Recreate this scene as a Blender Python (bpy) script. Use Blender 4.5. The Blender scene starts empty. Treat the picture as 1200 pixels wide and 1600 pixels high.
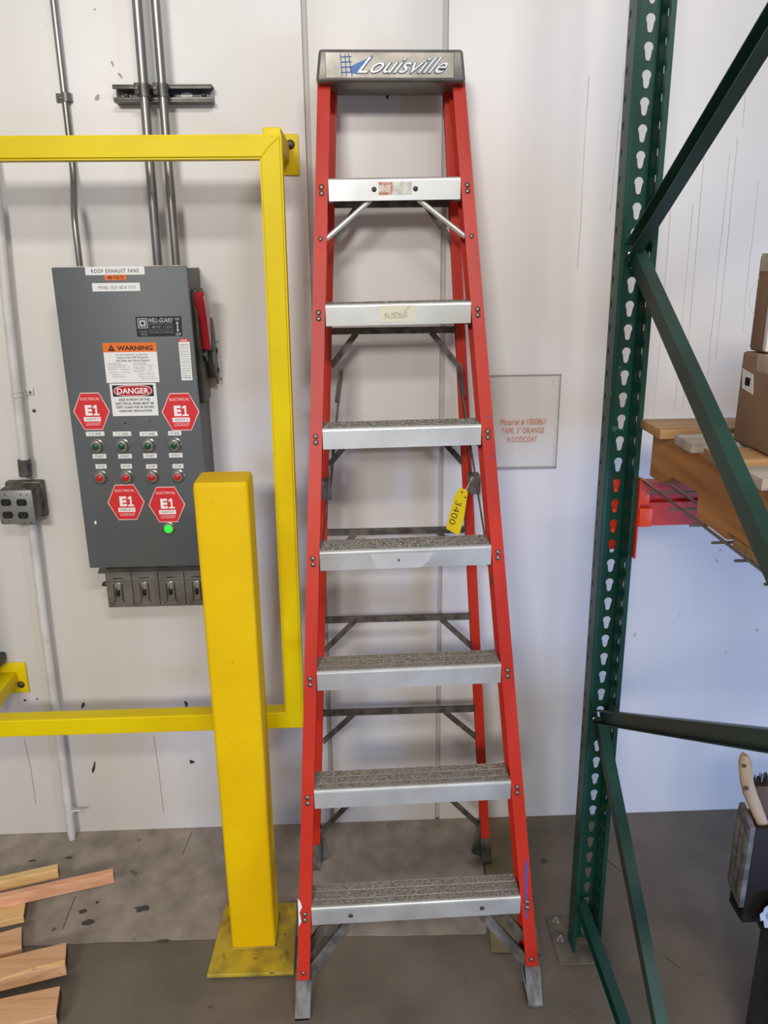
import bpy, bmesh, math, random
from mathutils import Vector, Matrix
random.seed(7)
SC = bpy.context.scene; COL = SC.collection
# ------------------------------------------------------------------ camera
FPX = 1261.3
C_POS = Vector((0.0, -2.3585, 1.8722))
C_R = Vector((0.99915, -0.03971, -0.0106)); C_U = Vector((0.02201, 0.29912, 0.95396)); C_F = Vector((0.03471, 0.95339, -0.29975))
cam = bpy.data.cameras.new('camera'); camo = bpy.data.objects.new('camera', cam); COL.objects.link(camo)
cam.sensor_fit = 'VERTICAL'; cam.sensor_height = 24.0; cam.lens = FPX/1600*24.0; cam.clip_start = 0.02
_m = Matrix((C_R, C_U, -C_F)).transposed().to_4x4(); _m.translation = C_POS; camo.matrix_world = _m
SC.camera = camo
def at(u, v, ax, val):            # photograph pixel -> the point on the plane ax = val
    d = C_R*((u-600)/FPX) - C_U*((v-800)/FPX) + C_F
    return C_POS + d*((val-C_POS[ax])/d[ax])
# ------------------------------------------------------------------ world and lamps
w = bpy.data.worlds.new('world'); SC.world = w; w.use_nodes = True
w.node_tree.nodes['Background'].inputs[0].default_value = (0.98, 0.98, 1.0, 1); w.node_tree.nodes['Background'].inputs[1].default_value = 0.32
SC.view_settings.view_transform = 'Standard'; SC.view_settings.look = 'None'; SC.view_settings.gamma = 1.0
SC.view_settings.use_curve_mapping = False; SC.view_settings.exposure = 0.0
def area(name, loc, target, sx, sy, power, color):
    l = bpy.data.lights.new(name, 'AREA'); l.shape = 'RECTANGLE'; l.size = sx; l.size_y = sy; l.energy = power; l.color = color
    o = bpy.data.objects.new(name, l); COL.objects.link(o); o.location = loc
    o.rotation_euler = (Vector(target)-Vector(loc)).to_track_quat('-Z', 'Y').to_euler(); return o
area('bay_light', (0.9, -4.4, 4.2), (0.1, 0, 1.2), 1.3, .30, 76, (1.0, 0.975, 0.935))
area('bay_light', (-1.4, -7.2, 3.9), (0, 0, 1.2), 1.5, .6, 232, (1.0, 0.96, 0.905))
_d = area('cool_side_fill', (3.3, -3.6, 0.75), (1.05, 0, .5), 1.2, 1.1, 20, (0.33, 0.52, 1.0)); _d.data.spread = math.radians(70)  # added lamp, spread narrowed to pool bluish light on the lower right wall
# ------------------------------------------------------------------ materials
def lin(c):
    return tuple((x/255/12.92 if x/255 <= .04045 else ((x/255+.055)/1.055)**2.4) for x in c) + (1,)
def mat(name, rgb, rough=.5, metal=0., rgb2=None, scale=6., stretch=(1,1,1), amt=.5, bump=0., bscale=60., lo=.4, hi=.62, spots=None, sscale=30., samt=.64, coat=0., emit=0., spec=.5):
    m = bpy.data.materials.new(name); m.use_nodes = True; nt = m.node_tree; N = nt.nodes; L = nt.links
    b = N['Principled BSDF']; b.inputs['Roughness'].default_value = rough; b.inputs['Metallic'].default_value = metal; b.inputs['Specular IOR Level'].default_value = spec
    b.inputs['Base Color'].default_value = lin(rgb)
    if coat: b.inputs['Coat Weight'].default_value = coat
    tc = N.new('ShaderNodeTexCoord'); mp = N.new('ShaderNodeMapping'); mp.inputs['Scale'].default_value = stretch
    L.new(tc.outputs['Object'], mp.inputs['Vector'])
    cur = None
    def noise(s, det=6, vec=mp):
        n = N.new('ShaderNodeTexNoise'); n.inputs['Scale'].default_value = s; n.inputs['Detail'].default_value = det
        L.new(vec.outputs[0], n.inputs['Vector']); return n
    def ramp(n, a, c):
        r = N.new('ShaderNodeMapRange'); r.inputs[1].default_value = a; r.inputs[2].default_value = c; L.new(n.outputs[0], r.inputs[0]); return r
    def mix(fac, a, bcol, k=1.):
        x = N.new('ShaderNodeMix'); x.data_type = 'RGBA'
        if k != 1.:
            q = N.new('ShaderNodeMath'); q.operation = 'MULTIPLY'; q.inputs[1].default_value = k; L.new(fac, q.inputs[0]); fac = q.outputs[0]
        L.new(fac, x.inputs['Factor'])
        if hasattr(a, 'links'): L.new(a, x.inputs['A'])
        else: x.inputs['A'].default_value = a
        x.inputs['B'].default_value = bcol; return x.outputs['Result']
    if rgb2:
        r = ramp(noise(scale), lo, hi); cur = mix(r.outputs[0], lin(rgb), lin(rgb2), amt*2 if amt < .5 else 1.)
    if spots:
        r = ramp(noise(sscale, 3), samt, samt+.03); cur = mix(r.outputs[0], cur if cur is not None else lin(rgb), lin(spots))
    if cur is not None: L.new(cur, b.inputs['Base Color'])
    if bump:
        n = noise(bscale, 4); bp = N.new('ShaderNodeBump'); bp.inputs['Strength'].default_value = bump; bp.inputs['Distance'].default_value = .004
        L.new(n.outputs[0], bp.inputs['Height']); L.new(bp.outputs[0], b.inputs['Normal'])
    if emit:
        b.inputs['Emission Color'].default_value = lin(rgb); b.inputs['Emission Strength'].default_value = emit
    return m
M = {}
M['wall'] = mat('painted_wall', (226,222,217), .38, rgb2=(212,208,203), scale=1.6, stretch=(1.6,1,.5), lo=.35, hi=.75, spots=(166,160,152), sscale=70, samt=.77, bump=.06, bscale=30)
M['groove'] = mat('panel_joint', (190,186,181), .6)
M['scar'] = mat('scar', (58,52,48), .9)
M['pale_scar'] = mat('pale_scar', (176,168,160), .9)
M['crack'] = mat('crack', (120,112,108), .9)
M['floor'] = mat('concrete', (119,108,94), .6, rgb2=(98,89,77), scale=5, lo=.3, hi=.7, spots=(84,76,67), sscale=16, samt=.70, bump=.10, bscale=40)
M['slab'] = mat('rough_concrete', (166,154,141), .85, rgb2=(124,114,103), scale=11, stretch=(1.2,1,1), lo=.25, hi=.75, spots=(98,90,82), sscale=13, samt=.71, bump=.55, bscale=26)
M['oil'] = mat('oil_stain', (66,60,55), .5)
M['yellow'] = mat('yellow_paint', (232,206,0), .45, spec=.25, rgb2=(224,196,0), scale=5, spots=(178,148,10), sscale=60, samt=.76)
M['bollard'] = mat('bollard_paint', (236,194,0), .55, spec=.2, rgb2=(228,184,0), scale=4, spots=(190,150,10), sscale=50, samt=.75)
M['dirty_yellow'] = mat('scuffed_yellow', (192,166,40), .6, rgb2=(150,128,44), scale=14, spots=(80,68,36), sscale=40, samt=.70)
M['red'] = mat('fiberglass_red', (200,50,30), .38, rgb2=(182,42,27), scale=9, stretch=(1,1,.3), spots=(120,44,36), sscale=80, samt=.74, bump=.05, bscale=80, spec=.3)
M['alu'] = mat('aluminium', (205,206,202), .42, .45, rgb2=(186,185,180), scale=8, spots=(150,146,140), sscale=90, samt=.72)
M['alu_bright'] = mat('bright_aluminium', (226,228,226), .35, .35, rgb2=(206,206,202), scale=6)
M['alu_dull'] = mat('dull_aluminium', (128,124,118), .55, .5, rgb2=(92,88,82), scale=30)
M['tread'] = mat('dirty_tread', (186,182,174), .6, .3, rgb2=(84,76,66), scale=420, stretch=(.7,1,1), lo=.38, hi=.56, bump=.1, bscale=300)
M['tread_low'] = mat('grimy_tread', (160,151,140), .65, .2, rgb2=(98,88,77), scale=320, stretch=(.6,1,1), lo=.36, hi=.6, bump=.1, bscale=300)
M['cap'] = mat('cast_cap', (136,132,126), .42, .7, rgb2=(102,99,94), scale=10, stretch=(1,1,1), lo=.35, hi=.7, bump=.06, bscale=80)
M['cap_plate'] = mat('cap_plate', (150,145,136), .4, .65, rgb2=(112,107,100), scale=14, lo=.35, hi=.7)
M['boot'] = mat('worn_boot', (158,154,148), .5, .4, rgb2=(108,104,98), scale=40, stretch=(1,1,.3))
M['rivet'] = mat('rivet_steel', (128,118,108), .35, .8)
M['dark_steel'] = mat('dark_steel', (84,79,72), .5, .55, rgb2=(60,56,50), scale=30)
M['bar_steel'] = mat('rear_bar', (104,97,88), .5, .4, rgb2=(70,64,57), scale=40)
M['green'] = mat('rack_green', (20,70,58), .34, .1, rgb2=(15,58,49), scale=5, spots=(54,104,90), sscale=34, samt=.72)
M['green_brace'] = mat('brace_green', (36,74,62), .42, .1, rgb2=(26,56,47), scale=5, lo=.4, hi=.6, stretch=(1,1,.7))
M['enclosure'] = mat('enclosure_grey', (92,96,98), .5, rgb2=(86,90,91), scale=3)
M['enclosure_side'] = mat('enclosure_body', (98,99,96), .55, rgb2=(84,84,80), scale=8)
M['breaker'] = mat('breaker_grey', (112,108,102), .5, rgb2=(96,92,86), scale=20)
M['conduit'] = mat('galvanised', (152,150,146), .34, .75, rgb2=(122,120,116), scale=14, stretch=(1,1,.15))
M['strut'] = mat('strut_galvanised', (120,118,114), .45, .6, rgb2=(96,94,90), scale=20)
M['white_pipe'] = mat('white_pipe', (216,213,208), .45, rgb2=(198,195,190), scale=8)
M['cast'] = mat('cast_box', (104,98,92), .5, .4, rgb2=(70,64,58), scale=40, lo=.4, hi=.6)
M['faceplate'] = mat('faceplate', (140,140,137), .45, .5)
M['black'] = mat('black_plastic', (20,18,18), .4)
M['label_white'] = mat('label_white', (232,231,228), .45)
M['ink'] = mat('ink_black', (24,22,22), .6)
M['grey_ink'] = mat('ink_grey', (132,130,128), .6)
M['orange'] = mat('label_orange', (234,112,20), .45)
M['sticker_red'] = mat('sticker_red', (214,44,48), .4)
M['deep_red'] = mat('danger_red', (176,26,40), .4)
M['pale_pink'] = mat('sticker_border', (246,206,204), .4)
M['white_ink'] = mat('ink_white', (248,238,236), .4)
M['handle_red'] = mat('handle_red', (150,18,32), .32, coat=.4)
M['btn_green'] = mat('button_green', (14,78,52), .35)
M['btn_red'] = mat('button_red', (200,28,30), .35)
M['pilot'] = mat('pilot_green', (40,235,60), .3, emit=.9)
M['chrome'] = mat('chrome', (190,186,178), .2, .95)
M['sign_text'] = mat('sign_orange', (206,118,84), .5)
M['tag'] = mat('tag_yellow', (236,206,0), .45)
M['blue'] = mat('logo_blue', (46,104,170), .45)
M['silver'] = mat('logo_silver', (178,186,194), .35, .4)
M['blue_mark'] = mat('blue_scuff', (76,76,140), .5)
M['rack_red'] = mat('beam_red', (196,44,24), .45, rgb2=(180,36,20), scale=8)
M['rack_orange'] = mat('beam_orange', (226,70,22), .45)
M['wire'] = mat('deck_wire', (132,130,120), .4, .7)
M['card'] = mat('cardboard', (142,112,88), .8, rgb2=(130,102,80), scale=5)
M['tape'] = mat('packing_tape', (178,160,138), .3)
M['foam'] = mat('white_foam', (222,218,212), .6)
M['cable_wire'] = mat('cable_wire', (170,172,176), .3, .8)
M['dark_box'] = mat('black_case', (34,27,27), .6, rgb2=(26,22,24), scale=8)
M['dark_stand'] = mat('dark_stand', (56,58,66), .5, rgb2=(40,42,48), scale=9)
M['handle_wood'] = mat('handle_wood', (200,172,138), .55, rgb2=(174,142,108), scale=14, stretch=(1,1,.3))
M['bristle'] = mat('bristle', (46,34,28), .8)
M['brush_wood'] = mat('brush_wood', (96,66,40), .6)
M['film'] = mat('plastic_film', (196,200,206), .3)
def wood(name, a, b, dark=None, scale=5., ax='x', rough=.6):
    st = {'x': (.7, 9, 9), 'y': (9, .7, 9)}[ax]
    return mat(name, a, rough, rgb2=b, scale=scale, stretch=st, lo=.35, hi=.65, bump=.15, bscale=scale*5)
M['pine_pink'] = wood('pine_pink', (232,176,138), (214,154,116))
M['pine_yellow'] = wood('pine_yellow', (232,196,136), (218,178,116))
M['pine_tan'] = wood('pine_tan', (222,176,134), (200,150,106))
M['pine_grey'] = wood('pine_grey', (150,132,116), (120,104,92))
M['pine_end'] = mat('pine_end_grain', (150,112,72), .8, rgb2=(116,84,52), scale=60)
M['pallet'] = wood('pallet_wood', (196,138,78), (160,104,56), ax='y', scale=4)
M['pallet_x'] = wood('pallet_board_wood', (190,148,100), (156,116,74), scale=4)
M['pallet_grey'] = wood('pallet_grey_wood', (196,184,172), (168,154,142), scale=4)
M['grey_board'] = wood('weathered_wood', (128,126,122), (84,80,76), scale=5)
def glass_mat():
    m = bpy.data.materials.new('clear_acrylic'); m.use_nodes = True; nt = m.node_tree; N = nt.nodes
    b = N['Principled BSDF']; b.inputs['Base Color'].default_value = lin((214,210,192)); b.inputs['Roughness'].default_value = .12
    t = N.new('ShaderNodeBsdfTransparent'); t.inputs[0].default_value = (1,1,1,1); x = N.new('ShaderNodeMixShader'); x.inputs[0].default_value = .07
    nt.links.new(t.outputs[0], x.inputs[1]); nt.links.new(b.outputs[0], x.inputs[2]); nt.links.new(x.outputs[0], N['Material Output'].inputs[0]); return m
M['acrylic'] = glass_mat()
M['acrylic_edge'] = mat('acrylic_edge', (150,146,138), .3)
# ------------------------------------------------------------------ helpers
def link(name, bm, m, parent=None, smooth=False, X=None):
    if X is not None: bm.transform(X)
    base = parent
    off = Vector((0,0,0))
    while base is not None: off += base.location; base = base.parent
    bmesh.ops.recalc_face_normals(bm, faces=bm.faces)
    bm.transform(Matrix.Translation(-off))
    me = bpy.data.meshes.new(name); bm.to_mesh(me); bm.free()
    if smooth:
        for p in me.polygons: p.use_smooth = True
        try: me.set_sharp_from_angle(angle=math.radians(38))
        except Exception: pass
    for q in (m if isinstance(m, (list, tuple)) else [m]): me.materials.append(q)
    o = bpy.data.objects.new(name, me); COL.objects.link(o)
    if parent is not None: o.parent = parent
    return o
def tag(o, label=None, cat=None, group=None, kind=None):
    for k, v in (('label', label), ('category', cat), ('group', group), ('kind', kind)):
        if v: o[k] = v
    return o
def thing(name, loc, label, cat, group=None):
    o = bpy.data.objects.new(name, None); o.empty_display_size = .05; COL.objects.link(o); o.location = loc
    return tag(o, label, cat, group)
def add_box(bm, x0, x1, y0, y1, z0, z1, bev=0., seg=2, X=None):
    r = bmesh.ops.create_cube(bm, size=1.)
    vs = r['verts']
    for v in vs: v.co = Vector(((x0+x1)/2+v.co.x*(x1-x0), (y0+y1)/2+v.co.y*(y1-y0), (z0+z1)/2+v.co.z*(z1-z0)))
    if bev:
        es = list({e for v in vs for e in v.link_edges})
        n = bmesh.ops.bevel(bm, geom=es, offset=bev, segments=seg, affect='EDGES', profile=.5)
        vs = list({v for f in n['faces'] for v in f.verts} | {v for v in vs if v.is_valid})
    if X is not None: bmesh.ops.transform(bm, matrix=X, verts=[v for v in vs if v.is_valid])
    return bm
def box(name, x0, x1, y0, y1, z0, z1, m, parent=None, bev=0., X=None, smooth=None):
    bm = bmesh.new(); add_box(bm, x0, x1, y0, y1, z0, z1, bev)
    return link(name, bm, m, parent, smooth=bool(bev) if smooth is None else smooth, X=X)
def add_prism(bm, pts, d, axis=1, at0=0.):
    """closed polygon pts (2-D) extruded from at0 to at0+d along the axis; other two axes in order"""
    def P(a, b, c): return Vector({0: (c,a,b), 1: (a,c,b), 2: (a,b,c)}[axis])
    A = [bm.verts.new(P(x, y, at0)) for x, y in pts]; B = [bm.verts.new(P(x, y, at0+d)) for x, y in pts]
    n = len(pts)
    bm.faces.new(A); bm.faces.new(B[::-1])
    for i in range(n): bm.faces.new((A[i], A[(i+1) % n], B[(i+1) % n], B[i]))
    return bm
def prism(name, pts, d, m, parent=None, axis=1, at0=0., X=None, smooth=False):
    return link(name, add_prism(bmesh.new(), pts, d, axis, at0), m, parent, smooth, X)
def basis(dr):
    dr = Vector(dr).normalized(); a = Vector((0,0,1)) if abs(dr.z) < .9 else Vector((0,1,0))
    x = dr.cross(a).normalized(); return x, dr.cross(x).normalized(), dr
def add_tube(bm, pts, r, n=12, cap=True):
    pts = [Vector(p) for p in pts]; rs = r if isinstance(r, (list, tuple)) else [r]*len(pts); prev = None; x = None
    first = None
    for i, p in enumerate(pts):
        d = (pts[min(i+1, len(pts)-1)] - pts[max(i-1, 0)]).normalized()
        if x is None: x = basis(d)[0]
        x = (x - d*x.dot(d)).normalized(); y = d.cross(x)
        ring = [bm.verts.new(p + (x*math.cos(2*math.pi*k/n) + y*math.sin(2*math.pi*k/n))*rs[i]) for k in range(n)]
        if prev:
            for k in range(n): bm.faces.new((prev[k], prev[(k+1) % n], ring[(k+1) % n], ring[k]))
        else: first = ring
        prev = ring
    if cap: bm.faces.new(first[::-1]); bm.faces.new(prev)
    return bm
def tube(name, pts, r, m, parent=None, n=12, X=None):
    return link(name, add_tube(bmesh.new(), pts, r, n), m, parent, True, X)
def add_lathe(bm, c, dr, prof, n=18):
    """prof: (distance along dr, radius) pairs"""
    x, y, d = basis(dr); c = Vector(c); prev = None
    for h, r in prof:
        ring = [bm.verts.new(c + d*h + (x*math.cos(2*math.pi*k/n)+y*math.sin(2*math.pi*k/n))*max(r, 1e-5)) for k in range(n)]
        if prev:
            for k in range(n): bm.faces.new((prev[k], prev[(k+1) % n], ring[(k+1) % n], ring[k]))
        else: bm.faces.new(ring[::-1])
        prev = ring
    bm.faces.new(prev); return bm
def lathe(name, c, dr, prof, m, parent=None, n=18):
    return link(name, add_lathe(bmesh.new(), c, dr, prof, n), m, parent, True)
def loft(name, secs, m, parent=None, X=None, smooth=False, closed_ends=True):
    bm = bmesh.new(); prev = None; rings = []
    for s in secs:
        ring = [bm.verts.new(Vector(p)) for p in s]; n = len(ring); rings.append(ring)
        if prev:
            for k in range(n): bm.faces.new((prev[k], prev[(k+1) % n], ring[(k+1) % n], ring[k]))
        prev = ring
    if closed_ends: bm.faces.new(rings[0][::-1]); bm.faces.new(rings[-1])
    return link(name, bm, m, parent, smooth, X)
RIV = {}
def rivet(p, dr, parent, r=.0048, name='rivet', m=None, h=.55):
    """small domed head; the mesh is shared between alike heads"""
    key = (r, name, m or 'rivet', h)
    if key not in RIV:
        bm = add_lathe(bmesh.new(), (0,0,0), (0,0,1), [(0, r), (r*.2, r), (r*h*.8, r*.75), (r*h, r*.3), (r*h*1.03, 0)], 12)
        me = bpy.data.meshes.new(name); bmesh.ops.recalc_face_normals(bm, faces=bm.faces); bm.to_mesh(me); bm.free(); me.materials.append(M[m or 'rivet'])
        for f in me.polygons: f.use_smooth = True
        RIV[key] = me
    o = bpy.data.objects.new(name, RIV[key]); COL.objects.link(o); o.parent = parent
    off = Vector((0,0,0)); b = parent
    while b is not None: off += b.location; b = b.parent
    o.location = Vector(p)-off; o.rotation_euler = Vector(dr).to_track_quat('Z', 'Y').to_euler(); return o
def text_bm(s, bold=0., shear=0., space=1.):
    cu = bpy.data.curves.new('t', 'FONT'); cu.body = s; cu.size = 1.; cu.offset = bold; cu.shear = shear; cu.space_character = space; cu.resolution_u = 3
    ob = bpy.data.objects.new('t', cu); COL.objects.link(ob); dg = bpy.context.evaluated_depsgraph_get(); dg.update()
    me = bpy.data.meshes.new_from_object(ob.evaluated_get(dg)); bm = bmesh.new(); bm.from_mesh(me)
    bpy.data.objects.remove(ob); bpy.data.meshes.remove(me); bpy.data.curves.remove(cu); return bm
def lettering(s, x0, x1, z0, z1, y, m, parent, bold=.01, shear=0., space=1., X=None, name='lettering'):
    """flat print: the words fitted to a box on a plane that faces -Y"""
    bm = text_bm(s, bold, shear, space)
    xs = [v.co.x for v in bm.verts]; ys = [v.co.y for v in bm.verts]; a, b, c, d = min(xs), max(xs), min(ys), max(ys)
    for v in bm.verts: v.co = Vector((x0+(v.co.x-a)/(b-a)*(x1-x0), y, z0+(v.co.y-c)/(d-c)*(z1-z0)))
    return link(name, bm, M[m], parent, False, X)
# ================================================================== the setting
wall = box('wall_back', -4, 4.5, .012, .12, -.05, 4.2, M['groove']); tag(wall, kind='structure')
edges = [-4, -2.3, -1.6, -.105, .26, 1.60, 2.3, 3.2, 4.5]
for a, b in zip(edges[:-1], edges[1:]):
    g = .007
    ga = g if -.2 < a < 2 else .001; gb = g if -.2 < b < 2 else .001
    box('panel', a+ga, b-gb, 0, .012, 0, 4.2, M['wall'], wall, bev=.002)
# thin drip streaks that ran down the right panel
M['drip'] = mat('drip_stain', (207,200,192), .6)
for u0, v0, u1, v1 in ((975,110,938,330),(985,190,925,400),(1105,190,1086,640),(1153,215,1128,560),(1140,240,1112,620),(1185,280,1168,520),(1050,300,1030,660),(1083,320,1062,640),(920,120,905,420),(1010,480,1004,660),(1172,60,1168,200)):
    a, b = at(u0, v0, 1, 0), at(u1, v1, 1, 0); pts = []
    for k in range(9): t = k/8; pts.append(Vector((a.x+(b.x-a.x)*t*.25+random.uniform(-.0015,.0015), -.0002, a.z+(b.z-a.z)*t)))
    tube('drip', pts, [.0006+.0008*random.random() for _ in pts], M['drip'], wall, n=4)
def blot(name, u, v, pts, m, parent, plane=(1, 0.), lift=-.0006, th=.0005):
    """small irregular flat mark: pts are offsets in metres round the point"""
    p = at(u, v, *plane)
    if plane[0] == 1: return prism(name, [(p.x+a, p.z+b) for a, b in pts], th, m, parent, axis=1, at0=plane[1]+lift)
    return prism(name, [(p.x+a, p.y+b) for a, b in pts], th, m, parent, axis=2, at0=plane[1]+lift)
def rag(rx, ry, n=9, tilt=0., j=.35):
    o = []
    for k in range(n):
        t = 2*math.pi*k/n; q = 1+random.uniform(-j, j); a, b = rx*q*math.cos(t), ry*q*math.sin(t)
        o.append((a*math.cos(tilt)-b*math.sin(tilt), a*math.sin(tilt)+b*math.cos(tilt)))
    return o
for u, v, rx, ry, t in [(130,1102,.004,.013,-.35), (291,1100,.005,.010,.2), (147,1199,.005,.019,-.25), (300,1190,.008,.007,0), (605,150,.004,.010,.2),
                        (39,1094,.004,.004,0), (58,1092,.004,.003,0), (176,100,.003,.008,.3), (188,118,.003,.008,.6), (152,152,.008,.005,.9), (1182,985,.006,.005,0), (1062,962,.002,.004,0),
                        (992,992,.003,.009,-.4), (1134,1020,.005,.003,.5), (406,950,.002,.005,0), (1120,876,.006,.003,-.7), (1125,860,.006,.002,.9), (338,535,.008,.004,.7), (345,592,.007,.006,0), (148,15,.003,.003,0)]:
    blot('scar', u, v, rag(rx, ry, tilt=t), M['scar'] if v > 900 and u < 400 or v in (150,) else M['pale_scar'], wall)
for pts in ([(240,1150),(247,1195),(252,1240),(256,1270)], [(38,1155),(48,1200),(56,1255)]):
    tube('crack', [at(u, v, 1, -.0004) for u, v in pts], .0007, M['crack'], wall, n=4)
floor = box('floor', -4, 4.5, -6, .02, -.1, 0, M['floor']); tag(floor, kind='structure')
# older rough slab strip along the wall, 4 mm proud, with a ragged edge
n = 60; edge = [(-2.6+2.95*k/n, -.482+random.uniform(-.003, .003)-(.08*max(0, (k/n-.8))*1.5)) for k in range(n+1)]
strip = prism('floor.001', [(-2.6, 0.01)]+edge+[(.375, -.36), (.40, 0.0)], .0035, M['slab'], axis=2, at0=.0003); tag(strip, kind='structure')
for u, v, rx, ry in [(222,1420,.020,.013), (137,1441,.018,.010), (128,1424,.013,.009), (152,1410,.005,.006), (108,1340,.012,.006), (50,1345,.012,.006), (255,1470,.02,.004)]:
    blot('stain', u, v, rag(rx, ry, 11), M['oil'], strip, (2, .0038), 0.)
for u, v, rx, ry in [(915,1250,.03,.01), (850,1345,.012,.01), (260,1350,.006,.006)]:
    blot('stain', u, v, rag(rx, ry, 11), M['oil'], floor, (2, 0), .0002)
M['plyboard'] = mat('tan_board', (134,118,86), .7, rgb2=(112,98,72), scale=6, spots=(90,78,60), sscale=30, samt=.72)
_b = [at(u, v, 2, .0058) for u, v in ((757,1279),(816,1277),(832,1400),(845,1489),(768,1487),(760,1400))]
_o = prism('plywood_sheet', [(p.x, p.y) for p in _b], .0017, M['plyboard'], axis=2, at0=.0041); tag(_o, 'thin tan board lying flat on the floor under the right rear ladder foot', 'board')
# cracks and debris of the slab
for pts in ([(118,1400),(108,1425),(98,1452)], [(300,1300),(285,1335)], [(945,1340),(962,1355),(972,1362)], [(1040,1495),(1062,1512)], [(1088,1520),(1108,1525)]):
    tube('crack', [at(u, v, 2, .004 if u < 700 else .0005) for u, v in pts], .0012, M['oil'], strip if pts[0][0] < 700 else floor, n=4)
# ================================================================== conduits and strut
def conduit(name, pts, r, m, label, group=None):
    o = thing(name, pts[-1], label, 'pipe', group); tube('tube', pts, r, m, o); return o
def arc(p0, p1, n=6):      # smooth S between two points
    p0, p1 = Vector(p0), Vector(p1); o = []
    for k in range(n+1):
        t = k/n; s = t*t*(3-2*t); o.append(Vector((p0.x+(p1.x-p0.x)*s, p0.y+(p1.y-p0.y)*s, p0.z+(p1.z-p0.z)*t)))
    return o
c1 = conduit('conduit', [(-.730,-.012,3.4)] + arc((-.730,-.012,2.12), (-.722,-.075,1.96)) + [(-.722,-.075,1.861)], .0085, M['conduit'], 'thin galvanised conduit with an offset bend, leftmost above the grey enclosure')
p = at(103,152,1,-.012)
st = box('strap', p.x-.028, p.x+.014, -.004, -.001, p.z-.011, p.z+.011, M['strut'], c1, bev=.0008)
bm = add_tube(bmesh.new(), [(p.x,-.012,p.z-.011), (p.x,-.012,p.z+.011)], .0112, 14); link('strap', bm, M['strut'], c1, True)
rivet((p.x-.017,-.004,p.z), (0,-1,0), c1, .005, 'screw')
for (ut, ub, r, lab) in ((216,246,.0125,'galvanised conduit clamped to the strut channel, left one of the two side by side'), (245,275,.0115,'galvanised conduit clamped to the strut channel, right one of the two side by side')):
    a, b = at(ut, 30, 1, -.062), at(ub, 405, 1, -.062); dx = (b.x-a.x)/(b.z-a.z)
    c = conduit('conduit', [(a.x+dx*(3.4-a.z),-.062,3.4), (b.x,-.062,1.861)], r, M['conduit'], lab)
    x = a.x+dx*(2.285-a.z)
    link('clamp', add_tube(bmesh.new(), [(x,-.062,2.270), (x,-.062,2.300)], r+.0035, 16), M['strut'], c, True)
    box('clamp_tab', x-.019, x-.007, -.085, -.058, 2.272, 2.299, M['dark_steel'], c, bev=.001)
    rivet((x-.014,-.085,2.286), (0,-1,0), c, .0055, 'screw')
ch = thing('strut_channel', (-.47,-.001,2.28), 'short galvanised slotted strut channel screwed to the white wall behind two conduits', 'bracket')
xl, xr, zb, zt = -.598, -.346, 2.262, 2.303
box('web', xl, xr, -.006, -.001, zb, zt, M['strut'], ch, bev=.001)
for z in (zb, zt-.004): box('flange', xl, xr, -.042, -.006, z, z+.004, M['strut'], ch, bev=.001)
for z in (zb+.004, zt-.011): box('lip', xl, xr, -.042, -.038, z, z+.007, M['strut'], ch, bev=.001)
for x in (-.572, -.372):
    link('washer', add_lathe(bmesh.new(), (x,-.006,2.283), (0,-1,0), [(0,.011),(.002,.011)], 16), M['strut'], ch, True)
    link('screw_head', add_lathe(bmesh.new(), (x,-.008,2.283), (0,-1,0), [(0,.007),(.008,.007),(.009,.003)], 6), M['dark_steel'], ch)
sl = [(-.417+.009*math.cos(t)+(.006 if math.cos(t) > 0 else -.006), 2.283+.0075*math.sin(t)) for t in [2*math.pi*(k+.5)/14 for k in range(14)]]
prism('slot', sl, .0006, M['wall'], ch, at0=-.0068)
# white pipe with outlet box
wp = thing('painted_pipe', (-.986,-.035,0), 'white painted pipe running down the wall to the floor through the outlet box', 'pipe')
tube('tube', [(-.918,-.03,3.4), (-.934,-.03,2.0), (-.946,-.03,1.75), (-.958,-.03,1.40), (-.962,-.03,1.29)], .0135, M['white_pipe'], wp)
tube('tube', [(-.966,-.03,1.14), (-.975,-.03,.8), (-.982,-.03,.3), (-.985,-.033,.12), (-.986,-.036,.03), (-.986,-.037,.004)], [.0135]*4+[.0135,.010], M['white_pipe'], wp)
tube('fitting', [(-.962,-.03,1.325), (-.964,-.03,1.275)], .0185, M['cast'], wp)
for z, x in ((1.525,-.954), (1.512,-.9545)):
    tube('strap', [(x,-.03,z-.004), (x,-.03,z+.004)], .0165, M['white_pipe'], wp)
box('strap', -.940, -.918, -.006, -.0015, 1.508, 1.530, M['white_pipe'], wp, bev=.002); rivet((-.927,-.006,1.516), (0,-1,0), wp, .004, 'screw')
rivet((-.925,-.0015,1.462), (0,-1,0), wp, .005, 'screw', m='dark_steel')
lp = at(100,1262,1,-.03)
tube('strap', [(-.984+.030*math.cos(t)+.020, -.034-.016*math.sin(t), .118-.012*math.cos(t)*0+.008*math.sin(t)) for t in [2*math.pi*k/16 for k in range(17)]], .0032, M['white_pipe'], wp, n=6)
tube('strap', [(-.984,-.03,.108), (-.984,-.03,.118)], .0165, M['white_pipe'], wp)
ob = thing('outlet_box', (-.975,-.05,1.2), 'cast metal box with four dark receptacles on the wall, white pipe entering its top', 'outlet')
xa, xb = at(-3,790,1,-.1).x, at(57,818,1,-.1).x; z1, z0 = at(30,766,1,-.1).z, at(30,819,1,-.1).z
box('body', xa+.003, xb-.002, -.094, -.001, z0+.003, z1+.002, M['cast'], ob, bev=.010)
box('back_rim', xa-.004, xb+.003, -.030, -.001, z0-.002, z1+.007, M['cast'], ob, bev=.006)
fp = box('faceplate', xa, xb, -.102, -.094, z0, z1, M['faceplate'], ob, bev=.005)
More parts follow.
